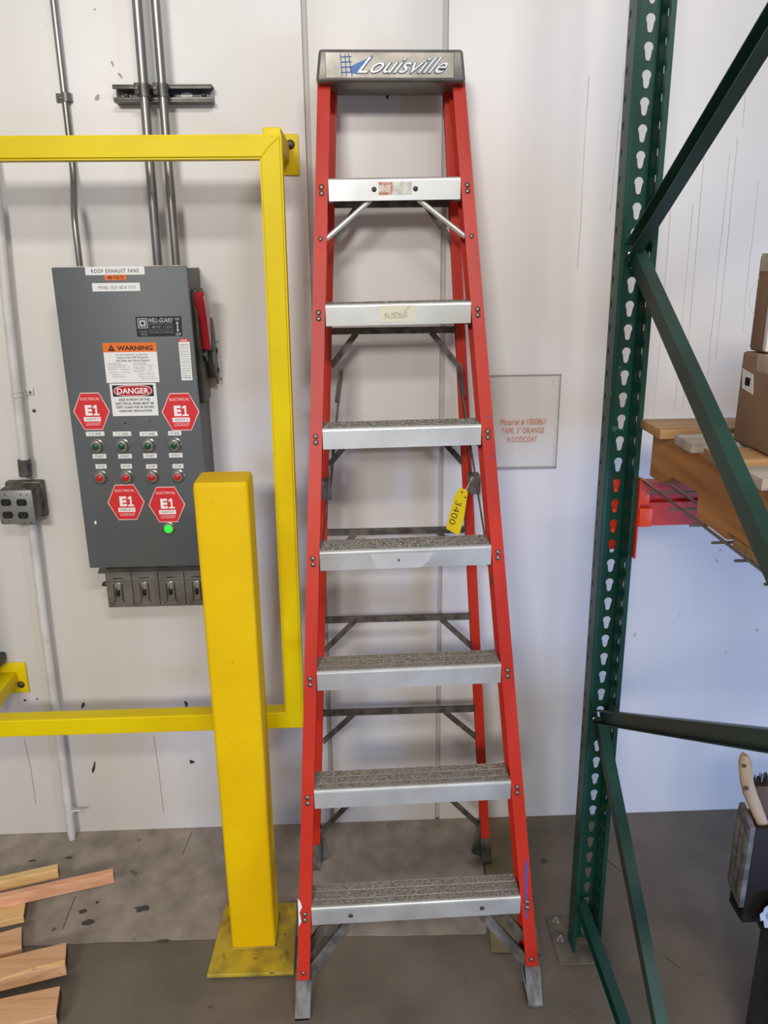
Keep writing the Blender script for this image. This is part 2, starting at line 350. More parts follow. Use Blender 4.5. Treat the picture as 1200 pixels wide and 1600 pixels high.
for (u, v) in ((9.5,785), (34,785), (12.5,804.5), (36.5,805)):
    q = at(u, v, 1, -.102)
    pts = [(q.x+.0145*math.cos(t)*(1), q.z+max(-.0098, min(.0098, .0145*math.sin(t)))) for t in [2*math.pi*k/24 for k in range(24)]]
    r = prism('receptacle', pts, .003, M['black'], ob, at0=-.1045)
    for dx in (-.005, .005): box('slot', q.x+dx-.001, q.x+dx+.001, -.1049, -.1044, q.z-.001, q.z+.006, M['dark_steel'], r)
    rivet((q.x, -.1045, q.z-.005), (0,-1,0), r, .0022, 'ground_hole', m='dark_steel')
for (u, v) in ((7.5,773), (32,773), (42,773), (3.5,815), (14,815), (38,816), (48,816)):
    q = at(u, v, 1, -.102); rivet(q, (0,-1,0), ob, .0022, 'screw', m='dark_steel')
# ================================================================== grey control enclosure
EY = -.2
en = thing('control_enclosure', (-.58,0,1.04), 'tall grey steel electrical enclosure with red lockout stickers and rows of push buttons', 'electrical panel')
ex0, ex1, ez0, ez1 = -.755, -.4155, 1.046, 1.859
box('body', ex0+.005, ex1-.004, -.188, -.001, ez0+.006, ez1-.006, M['enclosure_side'], en, bev=.002)
X = Matrix(((1,0,-.0,0),(0,1,0,0),(0,0,1,0),(0,0,0,1)))
bm = add_box(bmesh.new(), ex0, ex1, EY, -.189, ez0, ez1, .003)
for v in bm.verts:
    if v.co.x > -.6: v.co.x += (v.co.z-ez1)*-.012
link('door', bm, M['enclosure'], en, True)
def rect(u0, v0, u1, v1, y=EY):
    a, b = at(u0, v0, 1, y), at(u1, v1, 1, y); return a.x, b.x, b.z, a.z
def sticker(name, u0, v0, u1, v1, m, parent=None, d=.0008, label=None, y=EY, back=0.):
    x0, x1, z0, z1 = rect(u0, v0, u1, v1)
    o = box(name, x0, x1, y-d-back, y-back+.0001, z0, z1, M[m], parent or en)
    if label: o['label'] = label
    return o, x0, x1, z0, z1
def txt(s, box4, fx0, fx1, fz0, fz1, m, parent, bold=.012, shear=0., y=EY-.0012, space=1., name='lettering'):
    x0, x1, z0, z1 = box4; W, H = x1-x0, z1-z0
    return lettering(s, x0+W*fx0, x0+W*fx1, z1-H*fz1, z1-H*fz0, y, m, parent, bold, shear, space, name=name)
o, *b4 = sticker('name_label', 132.5, 417, 226.5, 429, 'label_white', label='white label reading ROOF EXHAUST FANS'); txt('ROOF EXHAUST FANS', b4, .1, .9, .28, .75, 'ink', o, space=1.25)
o, *b4 = sticker('voltage_label', 163, 429.5, 197.5, 437.5, 'orange', label='small orange label reading 480 VOLTS'); txt('480 VOLTS', b4, .12, .88, .2, .8, 'ink', o, .02)
o, *b4 = sticker('fan_label', 143.5, 442.5, 219.5, 454.5, 'label_white', label='white label listing the panel that feeds the fans'); txt('PANEL 1DLP 1&3 & 11/13', b4, .13, .9, .34, .72, 'grey_ink', o, .006)
# black name plate
o, *b4 = sticker('maker_plate', 211.5, 495, 285.5, 525, 'ink', label='black name plate with ON and OFF arrow')
x0, x1, z0, z1 = b4; W, H = x1-x0, z1-z0
def ring(parent, cx, cz, a, b, y, m):      # hollow square
    bm = bmesh.new()
    for q in ((cx-a, cx-b, cz-a, cz+a), (cx+b, cx+a, cz-a, cz+a), (cx-b, cx+b, cz+b, cz+a), (cx-b, cx+b, cz-a, cz-b)): add_box(bm, q[0], q[1], y, y+.0003, q[2], q[3])
    return link('emblem', bm, M[m], parent)
ring(o, x0+W*.145, z1-H*.33, .0125, .0105, EY-.0012, 'silver'); ring(o, x0+W*.145, z1-H*.33, .0080, .0036, EY-.0012, 'silver')
txt('WELL-GUARD', b4, .28, .81, .08, .30, 'silver', o, .01, .35); txt('CLASS', b4, .06, .24, .68, .80, 'grey_ink', o); txt('9992', b4, .08, .23, .84, .95, 'grey_ink', o)
for f0, f1 in ((.28,.60), (.64,.80)):
    bb = bmesh.new(); xx0, xx1 = x0+W*f0, x0+W*f1
    for q in ((xx0,xx1,z1-H*.38,z1-H*.36), (xx0,xx1,z1-H*.70,z1-H*.68), (xx0,xx0+.0008,z1-H*.7,z1-H*.36), (xx1-.0008,xx1,z1-H*.7,z1-H*.36)): add_box(bb, q[0], q[1], EY-.0012, EY-.0009, q[2], q[3])
    link('frame_line', bb, M['grey_ink'], o)
txt('480 VAC', b4, .34, .54, .46, .6, 'grey_ink', o); txt('60 HZ', b4, .67, .77, .46, .6, 'grey_ink', o)
txt('SQUARE D COMPANY', b4, .28, .82, .76, .85, 'grey_ink', o); txt('ON', b4, .86, .95, .07, .2, 'silver', o); txt('OFF', b4, .85, .97, .84, .97, 'silver', o)
ax_ = x0+W*.905; az0, az1 = z1-H*.80, z1-H*.24
prism('arrow', [(ax_,az1),(ax_-.004,az1-.006),(ax_-.0015,az1-.006),(ax_-.0015,az0+.006),(ax_-.004,az0+.006),(ax_,az0),(ax_+.004,az0+.006),(ax_+.0015,az0+.006),(ax_+.0015,az1-.006),(ax_+.004,az1-.006)], .0003, M['silver'], o, at0=EY-.0012)
# orange warning label
o, *b4 = sticker('warning_label', 160, 536, 249.5, 597, 'label_white', label='white label with orange WARNING header')
x0, x1, z0, z1 = b4; W, H = x1-x0, z1-z0
box('header', x0, x1, EY-.0011, EY-.0007, z1-H*.23, z1, M['orange'], o)
txt('WARNING', b4, .26, .93, .075, .19, 'ink', o, .028, y=EY-.0015)
tx = x0+W*.155; tz = z1-H*.20; prism('warning_triangle', [(tx-W*.065,tz),(tx+W*.065,tz),(tx,tz+H*.165)], .0003, M['ink'], o, at0=EY-.0015)
box('exclamation_mark', tx-.0008, tx+.0008, EY-.0018, EY-.0015, tz+H*.035, tz+H*.11, M['orange'], o)
txt('(2) DISCONNECTS, (1) SERVICE', b4, .22, .82, .28, .33, 'grey_ink', o); txt('Appropriate PPE Required', b4, .24, .82, .345, .40, 'ink', o, .006); txt('Arc Flash and Shock Hazard', b4, .22, .84, .415, .47, 'ink', o, .006)
for i, (s, a, b_, c) in enumerate([('FLASH PROTECTION',.06,.30,.50), ('Flash Hazard Boundary',.06,.40,.55), ('Incident Energy 1.2',.06,.46,.60), ('PPE Level     Category 0',.06,.48,.65), ('Required     Clothing',.07,.46,.72), ('Nonmelting shirt',.12,.34,.78), ('Long pants, glasses',.12,.36,.83),
                                ('SHOCK PROTECTION',.54,.78,.50), ('Shock Hazard Exposure',.54,.92,.55), ('Glove Class       00',.54,.88,.60), ('Limited Approach    42 in',.54,.88,.65), ('Restricted    12 in',.54,.86,.70), ('Equipment: ROOF FANS',.62,.92,.77), ('Prepared on file date',.62,.92,.83), ('Flash study record',.66,.96,.89)]):
    txt(s, b4, a, b_, c, c+.035, 'grey_ink', o, 0., y=EY-.0013)
# tall caution label
o, *b4 = sticker('caution_label', 278.5, 529.5, 301, 594, 'label_white', label='narrow white caution label with red header')
x0, x1, z0, z1 = b4; W, H = x1-x0, z1-z0; box('header', x0, x1, EY-.0011, EY-.0007, z1-H*.07, z1, M['sticker_red'], o)
txt('DANGER', b4, .2, .8, .015, .055, 'white_ink', o, y=EY-.0014)
for k, s in enumerate(['Hazard of', 'electric shock', 'burn or', 'explosion', 'Disconnect', 'all power', 'before working', 'inside this', 'equipment', 'Replace all', 'covers and', 'doors before', 'power is', 'turned on', 'CLASS 9992']):
    txt(s, b4, .12, .88, .12+k*.057, .155+k*.057, 'ink' if k in (0, 14) else 'grey_ink', o, .004, y=EY-.0013)
# DANGER label
o, *b4 = sticker('danger_label', 171, 599.5, 248, 649, 'label_white', label='white label with red oval DANGER')
x0, x1, z0, z1 = b4; W, H = x1-x0, z1-z0
box('header', x0+W*.05, x1-W*.06, EY-.0011, EY-.0007, z1-H*.40, z1-H*.05, M['ink'], o)
cx, cz = x0+W*.495, z1-H*.225
def oval(a, b, y, m, nm):
    pts = []
    for k in range(32):
        t = 2*math.pi*k/32; ct, stt = math.cos(t), math.sin(t); pts.append((cx+a*math.copysign(abs(ct)**.6, ct), cz+b*math.copysign(abs(stt)**.8, stt)))
    return prism(nm, pts, .0003, M[m], o, at0=y)
oval(W*.415, H*.165, EY-.0014, 'pale_pink', 'oval_border'); oval(W*.395, H*.145, EY-.0017, 'deep_red', 'oval')
txt('DANGER', b4, .15, .84, .14, .315, 'white_ink', o, .02, y=EY-.0020)
for k, (s, a, c) in enumerate([('AREA IN FRONT OF THIS', .16, .84), ('ELECTRICAL PANEL MUST BE', .09, .92), ('KEPT CLEAR FOR 36 INCHES', .10, .92), ('OSHA-NEC REGULATIONS', .15, .87)]):
    txt(s, b4, a, c, .46+k*.115, .535+k*.115, 'ink', o, .016, y=EY-.0013)
# hexagonal lockout stickers
for k, (u0, v0, u1, v1, lab) in enumerate([(111,614,175,671,'red E1 lockout sticker, upper left'), (250,614.5,314,672,'red E1 lockout sticker, upper right'), (165,757.5,229,811.5,'red E1 lockout sticker, lower left'), (229.5,761,292,815,'red E1 lockout sticker, lower right')]):
    x0, x1, z0, z1 = rect(u0, v0, u1, v1)
    lean_ = (1 if k % 2 == 0 else 1)*.000
    cx = (x0+x1)/2; W, H = x1-x0, z1-z0
    def hexp(i, cx=cx, x0=x0, x1=x1, z0=z0, z1=z1, W=W):
        zc = (z0+z1)/2; return [(x0+i*1.2, zc), (cx-W*.25+i*.3, z0+i), (cx+W*.25-i*.3, z0+i), (x1-i*1.2, zc), (cx+W*.25-i*.3, z1-i), (cx-W*.25+i*.3, z1-i)]
    dlt = .0002*k
    s = prism('lockout_sticker', hexp(0), .0006, M['pale_pink'], en, at0=EY-.0008-dlt); s['label'] = lab
    prism('sticker_face', hexp(.0022), .0004, M['sticker_red'], s, at0=EY-.0012-dlt)
    b4 = (x0, x1, z0, z1); yy = EY-.0016-dlt
    txt('ELECTRICAL', b4, .24, .76, .13, .20, 'pale_pink', s, .01, y=yy); txt('E', b4, .33, .52, .33, .61, 'white_ink', s, .05, y=yy)
    o1x, o1z, ow, oh = x0+W*.55, z1-H*.61, W*.16, H*.28
    prism('lettering', [(o1x+a*ow, o1z+b*oh) for a, b in ((0,0),(1,0),(1,.16),(.66,.16),(.66,1),(.34,1),(.02,.84),(.02,.68),(.36,.78),(.36,.16),(0,.16))], .0003, M['white_ink'], s, at0=yy-.0003)
    box('white_strip', x0+W*.27, x0+W*.73, yy-.0003, yy, z1-H*.77, z1-H*.65, M['white_ink'], s)
    txt('CONNECTED TO', b4, .31, .69, .675, .74, 'grey_ink', s, .008, y=yy-.0006); txt('LOCKOUT', b4, .31, .71, .80, .88, 'pale_pink', s, .01, y=yy)
# push buttons with their labels
def button(u, v, m, lab, r=.0175):
    p = at(u, v, 1, EY-.012)
    o = lathe('push_button', (p.x, EY+.0005, p.z), (0,-1,0), [(0,r*1.02),(.004,r*1.02),(.005,r*.9),(.014,r*.86),(.0165,r*.78),(.017,r*.66)], M['chrome'], en, 24); o['label'] = lab
    lathe('button_cap', (p.x, EY-.0165, p.z), (0,-1,0), [(0,r*.52),(.003,r*.50),(.0045,r*.38)], M[m], o, 20); return o
for k, (u, v) in enumerate([(150,697.5), (190.5,697), (231.5,696.5), (272.5,695.5)]): button(u, v, 'btn_green', 'green start button in a chrome ring')
for k, (u, v) in enumerate([(156.5,746.5), (197,746), (237.5,745.5), (277.5,745)]): button(u, v, 'btn_red', 'red stop button in a chrome ring')
for (u0, v0, u1, v1, s) in [(134,674.5,163.5,681,'5  8  LINES'), (176,674.5,205.5,681,'7  5  LINES'), (218,674.5,246.5,681,'4  3  LINES'), (262.5,673.5,283.5,680,'10 LINE'),
                        (144.5,709.5,166.5,716,'START'), (184.5,709.5,206.5,716,'START'), (223.5,708.5,245.5,715.5,'START'), (264,708,285.5,714.5,'START'),
                        (149,725.5,167,732,'STOP'), (188.5,725,206.5,732,'STOP'), (228,725.5,246,732,'STOP'), (269.5,725,287,731.5,'STOP')]:
    o, *b4 = sticker('button_label', u0, v0, u1, v1, 'label_white'); txt(s, b4, .16, .84, .25, .78, 'grey_ink', o, .015)
p = at(263.5, 826, 1, EY-.01)
o = lathe('pilot_light', (p.x, EY+.0005, p.z), (0,-1,0), [(0,.0165),(.005,.0165),(.006,.0145),(.012,.0140),(.0125,.011)], M['chrome'], en, 24); o['label'] = 'lit green pilot light in a chrome ring'
lathe('lens', (p.x, EY-.012, p.z), (0,-1,0), [(0,.0115),(.004,.011),(.008,.008),(.010,.004),(.0105,0)], M['pilot'], o, 20)
for (u, v, rx, ry) in ((196,661,.003,.002), (234,658,.002,.002)): blot('scuff', u, v, rag(rx, ry), M['ink'], en, (1, EY), -.0004, .0006)
blot('scuff', 149, 816, rag(.003,.005), M['label_white'], en, (1, EY), -.0004, .0006)
# disconnect handle on the right side
hx = ex1-.004
hb = box('handle_base', hx, hx+.014, -.150, -.045, 1.50, 1.80, M['dark_steel'], en, bev=.003); hb['label'] = 'dark mounting plate of the disconnect handle'
pl = [(-.066,1.722),(-.044,1.69),(-.026,1.62),(-.024,1.56),(-.034,1.535),(-.056,1.56),(-.074,1.60),(-.078,1.64),(-.076,1.69)]
q = prism('handle_guard', pl, .005, M['enclosure_side'], en, axis=0, at0=hx+.032); q['label'] = 'grey curved guard plate beside the red handle'
for y, z in ((-.036,1.63),(-.036,1.575)): rivet((hx+.037,y,z), (1,0,0), q, .008, 'screw', m='dark_steel')
box('guard_bracket', hx+.010, hx+.033, -.064, -.036, 1.555, 1.70, M['dark_steel'], en, bev=.002)
hp = [(-.160,1.780),(-.152,1.794),(-.114,1.794),(-.102,1.778),(-.076,1.722),(-.082,1.712),(-.094,1.66),(-.104,1.636),(-.116,1.64),(-.132,1.715),(-.150,1.745)]
bm = add_prism(bmesh.new(), hp, .026, 0, hx+.008); bmesh.ops.bevel(bm, geom=list(bm.edges), offset=.0025, segments=2, affect='EDGES')
q = link('disconnect_handle', bm, M['handle_red'], en, True); q['label'] = 'red plastic disconnect handle on the right side'
rivet((hx,-.165,1.815), (1,0,0), en, .006, 'screw')
lathe('pivot', (hx+.010,-.108,1.625), (1,0,0), [(0,.018),(.012,.018),(.014,.012)], M['black'], en)
# breaker row under the enclosure
br = thing('switch_box', (-.6,0,.9), 'grey four gang switch box mounted directly under the large grey enclosure', 'switch box')
bx0 = -.742; pw = .0768; by = -.12; bz1, bz0 = .998, .889
box('housing', bx0+.003, bx0+4*pw-.003, by+.012, -.001, bz0+.003, bz1+.04, M['dark_steel'], br, bev=.002)
prism('hood', [(by-.004,bz1+.001),(by-.004,bz1+.004),(-.004,bz1+.045),(-.004,bz1+.030)], 4*pw+.018, M['breaker'], br, axis=0, at0=bx0-.018)
box('latch', bx0-.016, bx0+.004, by+.012, by+.03, .952, .962, M['dark_steel'], br, bev=.002)
for k in range(4):
    a = bx0+k*pw; c = box('switch_cover', a+.0008, a+pw-.0008, by, by+.012, bz0, bz1, M['breaker'], br, bev=.0015)
    cx = a+pw*.47; lettering('square', cx-.014, cx+.014, bz1-.021, bz1-.014, by-.0006, 'ink', c, .02)
    box('seam', a+.004, a+pw-.006, by-.0004, by+.001, bz1-.0265, bz1-.0255, M['dark_steel'], c)
    box('toggle_frame', cx-.010, cx+.008, by-.003, by+.001, bz0+.022, bz1-.030, M['chrome'], c, bev=.0012)
    box('toggle', cx-.0055, cx+.0045, by-.013, by-.002, bz0+.040, bz0+.060, M['black'], c, bev=.0015)
    for sx in (-1, 1): tube('toggle_rod', [(cx-.001+sx*.012, by-.0022, bz1-.034), (cx-.001+sx*.012, by-.0022, bz0+.022), (cx-.001+sx*.015, by-.0022, bz0+.016)], .0012, M['dark_steel'], c, n=6)
    lettering('ON  OFF', cx+.018, cx+.026, bz0+.025, bz0+.045, by-.0005, 'dark_ink' if 0 else 'grey_ink', c, .0)
    lettering('100 AMP', cx-.014, cx+.012, bz0+.009, bz0+.013, by-.0005, 'grey_ink', c, .0); rivet((cx-.020,by,bz0+.011), (0,-1,0), c, .0022, 'screw', m='dark_steel')
# ================================================================== yellow guard frame
gf = thing('guard_frame', (-.63,-.3,.58), 'yellow square tube guard frame standing off the wall around the grey enclosure', 'guard rail')
T = .052; gy0, gy1 = -.335, -.335+T
gx0, gx1, gz0, gz1 = -1.19, -.152, .593, 2.146
def mitre(name, pts): return prism(name, pts, T, M['yellow'], gf, axis=1, at0=gy0)
def rail_bev(name, pts):
    bm = add_prism(bmesh.new(), pts, T, 1, gy0); long_ = [e for e in bm.edges if e.calc_length() > .5]
    bmesh.ops.bevel(bm, geom=long_, offset=.005, segments=3, affect='EDGES'); return link(name, bm, M['yellow'], gf, True)
rail_bev('top_rail', [(gx0,gz1),(gx1,gz1),(gx1-T,gz1-T),(gx0+T,gz1-T)])
rail_bev('bottom_rail', [(gx0,gz0),(gx1-.010,gz0),(gx1-.010-T,gz0+T),(gx0+T,gz0+T)])
rail_bev('side_post', [(gx1,gz1),(gx1-.010,gz0),(gx1-.010-T,gz0+T),(gx1-T,gz1-T)])
rail_bev('side_post', [(gx0,gz1),(gx0,gz0),(gx0+T,gz0+T),(gx0+T,gz1-T)])
# weld beads at the visible corner
tube('weld_bead', [(gx1-.008,gy0-.0005,gz1-.008), (gx1-.03,gy0-.001,gz1-.026), (gx1-T+.004,gy0-.0005,gz1-T+.004)], .0016, M['yellow'], gf, n=6)
for (px0, px1, z0, z1, ax0, ax1) in ((-.232,-.131,2.088,2.190,-.198,-.156), (-1.190,-1.064,.550,.657,-1.148,-1.094), (-1.19,-1.064,2.088,2.19,-1.148,-1.094), (-.238,-.140,.50,.56,-.21,-.165)):
    if z0 == .50: continue
    o = box('wall_plate', px0, px1, -.008, -.001, z0, z1, M['yellow'], gf, bev=.003)
    zc = (z0+z1)/2+(.006 if z0 > 2 else 0)
    box('arm', ax0, ax1, gy1-.004, -.007, zc-.022, zc+.022, M['yellow'], gf, bev=.003)
    rivet((px1-.022,-.008,z0+(.076 if z0 > 2 else .030)), (0,-1,0), o, .012, 'bolt_head', m='dark_steel')
# dark rubber padded corner seen at the frame edge on the left
bl = thing('equipment_knob', (-1.14,-.05,.67), 'small dark metal bracket at the left picture edge above the yellow wall plate', 'bracket')
box('body', -1.20, -1.118, -.06, -.001, .665, .697, M['dark_steel'], bl, bev=.008)
rivet((-1.13,-.06,.68), (0,-1,0), bl, .005, 'screw')
# ================================================================== bollard
bo = thing('bollard', (-.31,-.49,.004), 'thick yellow square steel bollard bolted to the floor in front of the guard frame', 'bollard')
bp = bmesh.new(); add_prism(bp, [(-.434,-.622),(-.197,-.624),(-.205,-.372),(-.420,-.370)], .012, 2, .0045); bmesh.ops.bevel(bp, geom=list(bp.edges), offset=.002, segments=1, affect='EDGES')
base = link('base_plate', bp, M['dirty_yellow'], bo)
b0 = (-.377,-.2545,-.537,-.415); b1 = (-.378,-.250,-.540,-.432)
secs = []
for z, (a, b, c, d), r in ((.0165,b0,.010), (1.368,b1,.010), (1.377,(b1[0]+.002,b1[1]-.002,b1[2]+.002,b1[3]-.002),.010), (1.380,(b1[0]+.005,b1[1]-.005,b1[2]+.005,b1[3]-.005),.008)):
    s = []
    for cx, cy, a0 in ((b-r,d-r,0), (a+r,d-r,90), (a+r,c+r,180), (b-r,c+r,270)):
        for k in range(5): t = math.radians(a0+k*22.5); s.append((cx+r*math.cos(t), cy+r*math.sin(t), z))
    secs.append(s)
loft('post', secs, M['bollard'], bo, smooth=True)
tube('weld_bead', [(b0[0],b0[2],.018),(b0[1],b0[2],.018),(b0[1],b0[3],.018),(b0[0],b0[3],.018),(b0[0],b0[2],.018)], .004, M['dirty_yellow'], bo, n=6)
for u, v in ((345,1503), (444,1499), (452,1421), (357,1423)):
    p = at(u, v, 2, .017); o = lathe('washer', (p.x,p.y,.016), (0,0,1), [(0,.016),(.002,.016),(.0025,.012)], M['dirty_yellow'], bo)
    lathe('nut', (p.x,p.y,.018), (0,0,1), [(0,.010),(.008,.010),(.0085,.006),(.014,.006)], M['dirty_yellow'], o, 6)
# ================================================================== ladder
FX, FY, LYAW, LEAN, LROLL, W0, KW, S0 = .1368, -.752, -.0126, .2553, -.008, .6072, .1171, .2738
ax = Vector((math.cos(LYAW), -math.sin(LYAW), 0)); nn = Vector((math.sin(LYAW), math.cos(LYAW), 0)); up = Vector((0,0,1))*math.cos(LEAN)+nn*math.sin(LEAN)
AX = ax*math.cos(LROLL)-up*math.sin(LROLL); UP = ax*math.sin(LROLL)+up*math.cos(LROLL); NN = UP.cross(AX)
if NN.y < 0: NN = -NN
O = Vector((FX, FY, 0))
def LF(x, y, s): return O+AX*x+NN*y+UP*s            # front section frame: across, depth, along the rail
HN = NN.copy(); HN = (nn - AX*nn.dot(AX)).normalized(); VZ = AX.cross(HN)
if VZ.z < 0: VZ = -VZ
la = thing('step_ladder', (FX, -.5, 0), 'tall red fiberglass step ladder with aluminium steps, folded and leaning on the wall', 'ladder')
TOP = 2.36
def hw(s): return (W0-KW*s)/2
def chan(side, s, s_back=None, fl=.0158, dep=.074, t=.0045, yoff=-.002):
    """C section open towards the middle; side +1 right, -1 left; returns a ring of world points"""
    c = hw(s); sb = s if s_back is None else s_back
    pr = [(fl,0),(fl,dep),(-fl,dep),(-fl,dep-t),(fl-t,dep-t),(fl-t,t),(-fl,t),(-fl,0)]
    return [LF(side*(c+x), y+yoff, s+(sb-s)*(y/dep)) for x, y in pr]
tl = math.tan(LEAN)
rails = {}
for side in (-1, 1):
    rails[side] = loft('front_rail', [chan(side, .098), chan(side, TOP)], M['red'], la)
    b = loft('foot', [chan(side, .0, .074*tl, .0195, .079, .005, -.0045), chan(side, .108, .13, .0195, .079, .005, -.0045)], M['boot'], la)
    b['label'] = 'worn aluminium boot of the rail'
    # sloped inner web of the boot and rubber pad
    w_ = bmesh.new(); c = hw(.05)
    ring1 = [LF(side*(c-.017), .002, .02), LF(side*(c-.030), .074, .03), LF(side*(c-.028), .074, .034), LF(side*(c-.015), .002, .024)]
    loft('foot_gusset', [[LF(side*(hw(0)-.015),.001,.006), LF(side*(hw(0)-.018),.001,.006), LF(side*(hw(0)-.018),.075,.026), LF(side*(hw(0)-.015),.075,.026)], [LF(side*(hw(.1)-.028),.062,.16), LF(side*(hw(.1)-.031),.062,.16), LF(side*(hw(.1)-.031),.075,.162), LF(side*(hw(.1)-.028),.075,.162)]], M['alu_dull'], la)
    loft('rubber_pad', [[LF(side*(hw(0)+x), y, -.0) + Vector((0,0,-LF(side*(hw(0)+x), y, -.0).z+z)) for x, y in ((-.019,-.004),(.019,-.004),(.019,.074),(-.019,.074))] for z in (.0006,.007)], M['black'], la)
# the steps
for i in range(7):
    s = S0+.3048*i
    c = LF(0, -.0025, s); h = hw(s)
    q = Matrix((AX, HN, VZ)).transposed().to_4x4(); q.translation = c
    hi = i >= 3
    bm = bmesh.new(); inner = h-.0175
    # bent sheet: front apron, rounded nose, top, rear lip
    pts = [(0,-.026),(0,.0195),(.001,.0228),(.0035,.0252),(.007,.026),(.083,.026),(.083,.004),(.080,.004),(.080,.023),(.008,.023),(.004,.0205),(.003,.018),(.003,-.026)]
    add_prism(bm, pts, 2*inner, 0, -inner)
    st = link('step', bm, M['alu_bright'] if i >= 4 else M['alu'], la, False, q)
    # serrated tread bands
    for (y0, y1) in ((.009,.0255), (.030,.055), (.0595,.081)):
        bm = bmesh.new(); add_box(bm, -inner+.001, inner-.001, y0, y1, .0258, .0266)
        k = y0+.002
        while k < y1-.002:
            add_prism(bm, [(k,.0266),(k+.0012,.0276),(k+.0024,.0266)], 2*inner-.004, 0, -inner+.002); k += .0042
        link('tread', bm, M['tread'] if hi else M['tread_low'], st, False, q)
    # side ends fixed to the rails inside the channel
    for sd in (-1, 1):
        box('step_end', sd*inner-(.010 if sd > 0 else 0), sd*inner+(.010 if sd < 0 else 0)*1, .005, .060, -.030, .022, M['dark_steel'], st, X=q)
        for dz in (-.0075, .0075): rivet(LF(sd*h, -.0025, s+dz), -NN, rails[sd], .0068)
    if i in (0, 6):
        zz = .0 if i == 6 else -.002; f = .42 if i == 6 else .62
        xx = (.055 if i == 6 else .160)
        for sd in (-1, 1):
            rivet(q @ Vector((sd*(xx*.93 if i else .17), 0, zz)), -HN, st, .0062, m='dark_steel')
    if i == 6:
        for sd in (-1, 1):   # pale front struts under the top step
            a = q @ Vector((sd*.060,.018,-.024)); b = LF(sd*(hw(s-.10)-.012), .012, s-.115)
            tube('strut', [a, b], .0065, M['alu'], la, n=8); rivet(LF(sd*hw(s-.118), -.0025, s-.118), -NN, rails[sd], .0058)
    if i == 0:
        def cprof(a, b, wd, m, nm='brace'):
            a, b = Vector(a), Vector(b); d = (b-a).normalized(); x = d.cross(Vector((0,1,0))).normalized(); y = x.cross(d)
            pr = [(-wd/2,0),(wd/2,0),(wd/2,.012),(wd/2-.002,.012),(wd/2-.002,.002),(-wd/2+.002,.002),(-wd/2+.002,.012),(-wd/2,.012)]
            return loft(nm, [[p_+x*u+y*v for u, v in pr] for p_ in (a, b)], M[m], la)
        for sd in (-1, 1):
            cprof(q @ Vector((sd*.165,.010,-.022)), LF(sd*(hw(.06)-.012), .020, .105), .026, 'alu_dull')
            cprof(q @ Vector((sd*.185,.066,-.012)), LF(sd*(hw(.06)-.012), .055, .15), .024, 'alu_dull')
            rivet(LF(sd*hw(.125), -.0025, .127), -NN, rails[sd], .0062)
# dent in the fourth step's apron
sd4 = S0+.3048*3
p0 = [(at(576,884,1,-.50)), (at(580,868,1,-.50))]
# stickers on the two upper steps
def step_sticker(i, x0, x1, z0, z1, m, nm='label'):
    s = S0+.3048*i; q = Matrix((AX, HN, VZ)).transposed().to_4x4(); q.translation = LF(0, -.0025, s)
    st = [o for o in la.children if o.name.split('.')[0] == 'step'][i]
    return st, q, box(nm, x0, x1, -.0009, .0001, z0, z1, M[m], st, X=q)
M['worn_red'] = mat('worn_red_print', (190,96,84), .5, rgb2=(222,214,200), scale=60)
M['worn_print'] = mat('worn_grey_print', (196,194,176), .5, rgb2=(226,226,214), scale=50)
M['pale_label'] = mat('pale_label', (228,224,196), .5, rgb2=(224,222,206), scale=14)
st6, q6, _ = step_sticker(6, -.040, -.006, -.013, .016, 'worn_red'); step_sticker(6, -.006, .042, -.013, .016, 'worn_print')
lettering('DANGER', -.038, -.009, -.006, .009, -.0013, 'pale_label', st6, .03, X=q6)
st5, q5, _ = step_sticker(5, -.046, .043, -.019, .021, 'pale_label')
lettering('ALL METALLIC', -.036, .022, -.006, .004, -.0013, 'grey_ink', st5, .0, X=q5); box('underline', -.038, .020, -.0013, -.0010, -.0095, -.0085, M['grey_ink'], st5, X=q5)
tube('pen_mark', [q5 @ Vector((.014,-.0012,.004)), q5 @ Vector((.019,-.0012,.009)), q5 @ Vector((.027,-.0012,.018))], .0006, M['grey_ink'], st5, n=4)
# a shallow dent with bright faces in the fourth step
s = S0+.3048*3; q = Matrix((AX, HN, VZ)).transposed().to_4x4(); q.translation = LF(0, -.0025, s)
st3 = [o for o in la.children if o.name.split('.')[0] == 'step'][3]
prism('dent', [(-.075,-.026),(.035,-.026),(.055,-.012),(.070,.012),(-.090,.012)], .0010, M['alu_bright'], st3, axis=1, at0=-.0010, X=q)
rivet(q @ Vector((-.018,-.0011,-.004)), -HN, st3, .003, m='dark_steel')
# top cap
cxl, cxr = -.0725, .2885; cz0, cz1 = 2.277, 2.349; cy0 = -.193
bm = bmesh.new(); add_box(bm, cxl, cxr, cy0, -.022, cz0, cz1, .008, 3)
for v in bm.verts:
    if v.co.z > 2.33: v.co.x += .007*(1 if v.co.x < .1 else -1)
    v.co.x += 0; v.co.z += -.0045*(v.co.x-.108)/.36*0
Rc = Matrix.Translation((.108,-.1,2.31)) @ Matrix.Rotation(.004, 4, 'Y') @ Matrix.Translation((-.108,.1,-2.31))
cap = link('top_cap', bm, M['cap'], la, True, Rc); cap['label'] = 'worn grey cast top cap with raised script lettering'
bm = bmesh.new(); y = cy0-.0012
for a in ((-.050,-.0488,2.286,2.342),(.2585,.2597,2.286,2.342),(-.050,.2597,2.341,2.342),(-.050,.2597,2.286,2.287)): add_box(bm, a[0], a[1], y, cy0+.001, a[2], a[3])
link('raised_border', bm, M['dark_steel'], cap, X=Rc)
box('nameplate', -.0488, .2585, cy0-.0006, cy0+.001, 2.287, 2.341, M['cap_plate'], cap, X=Rc)
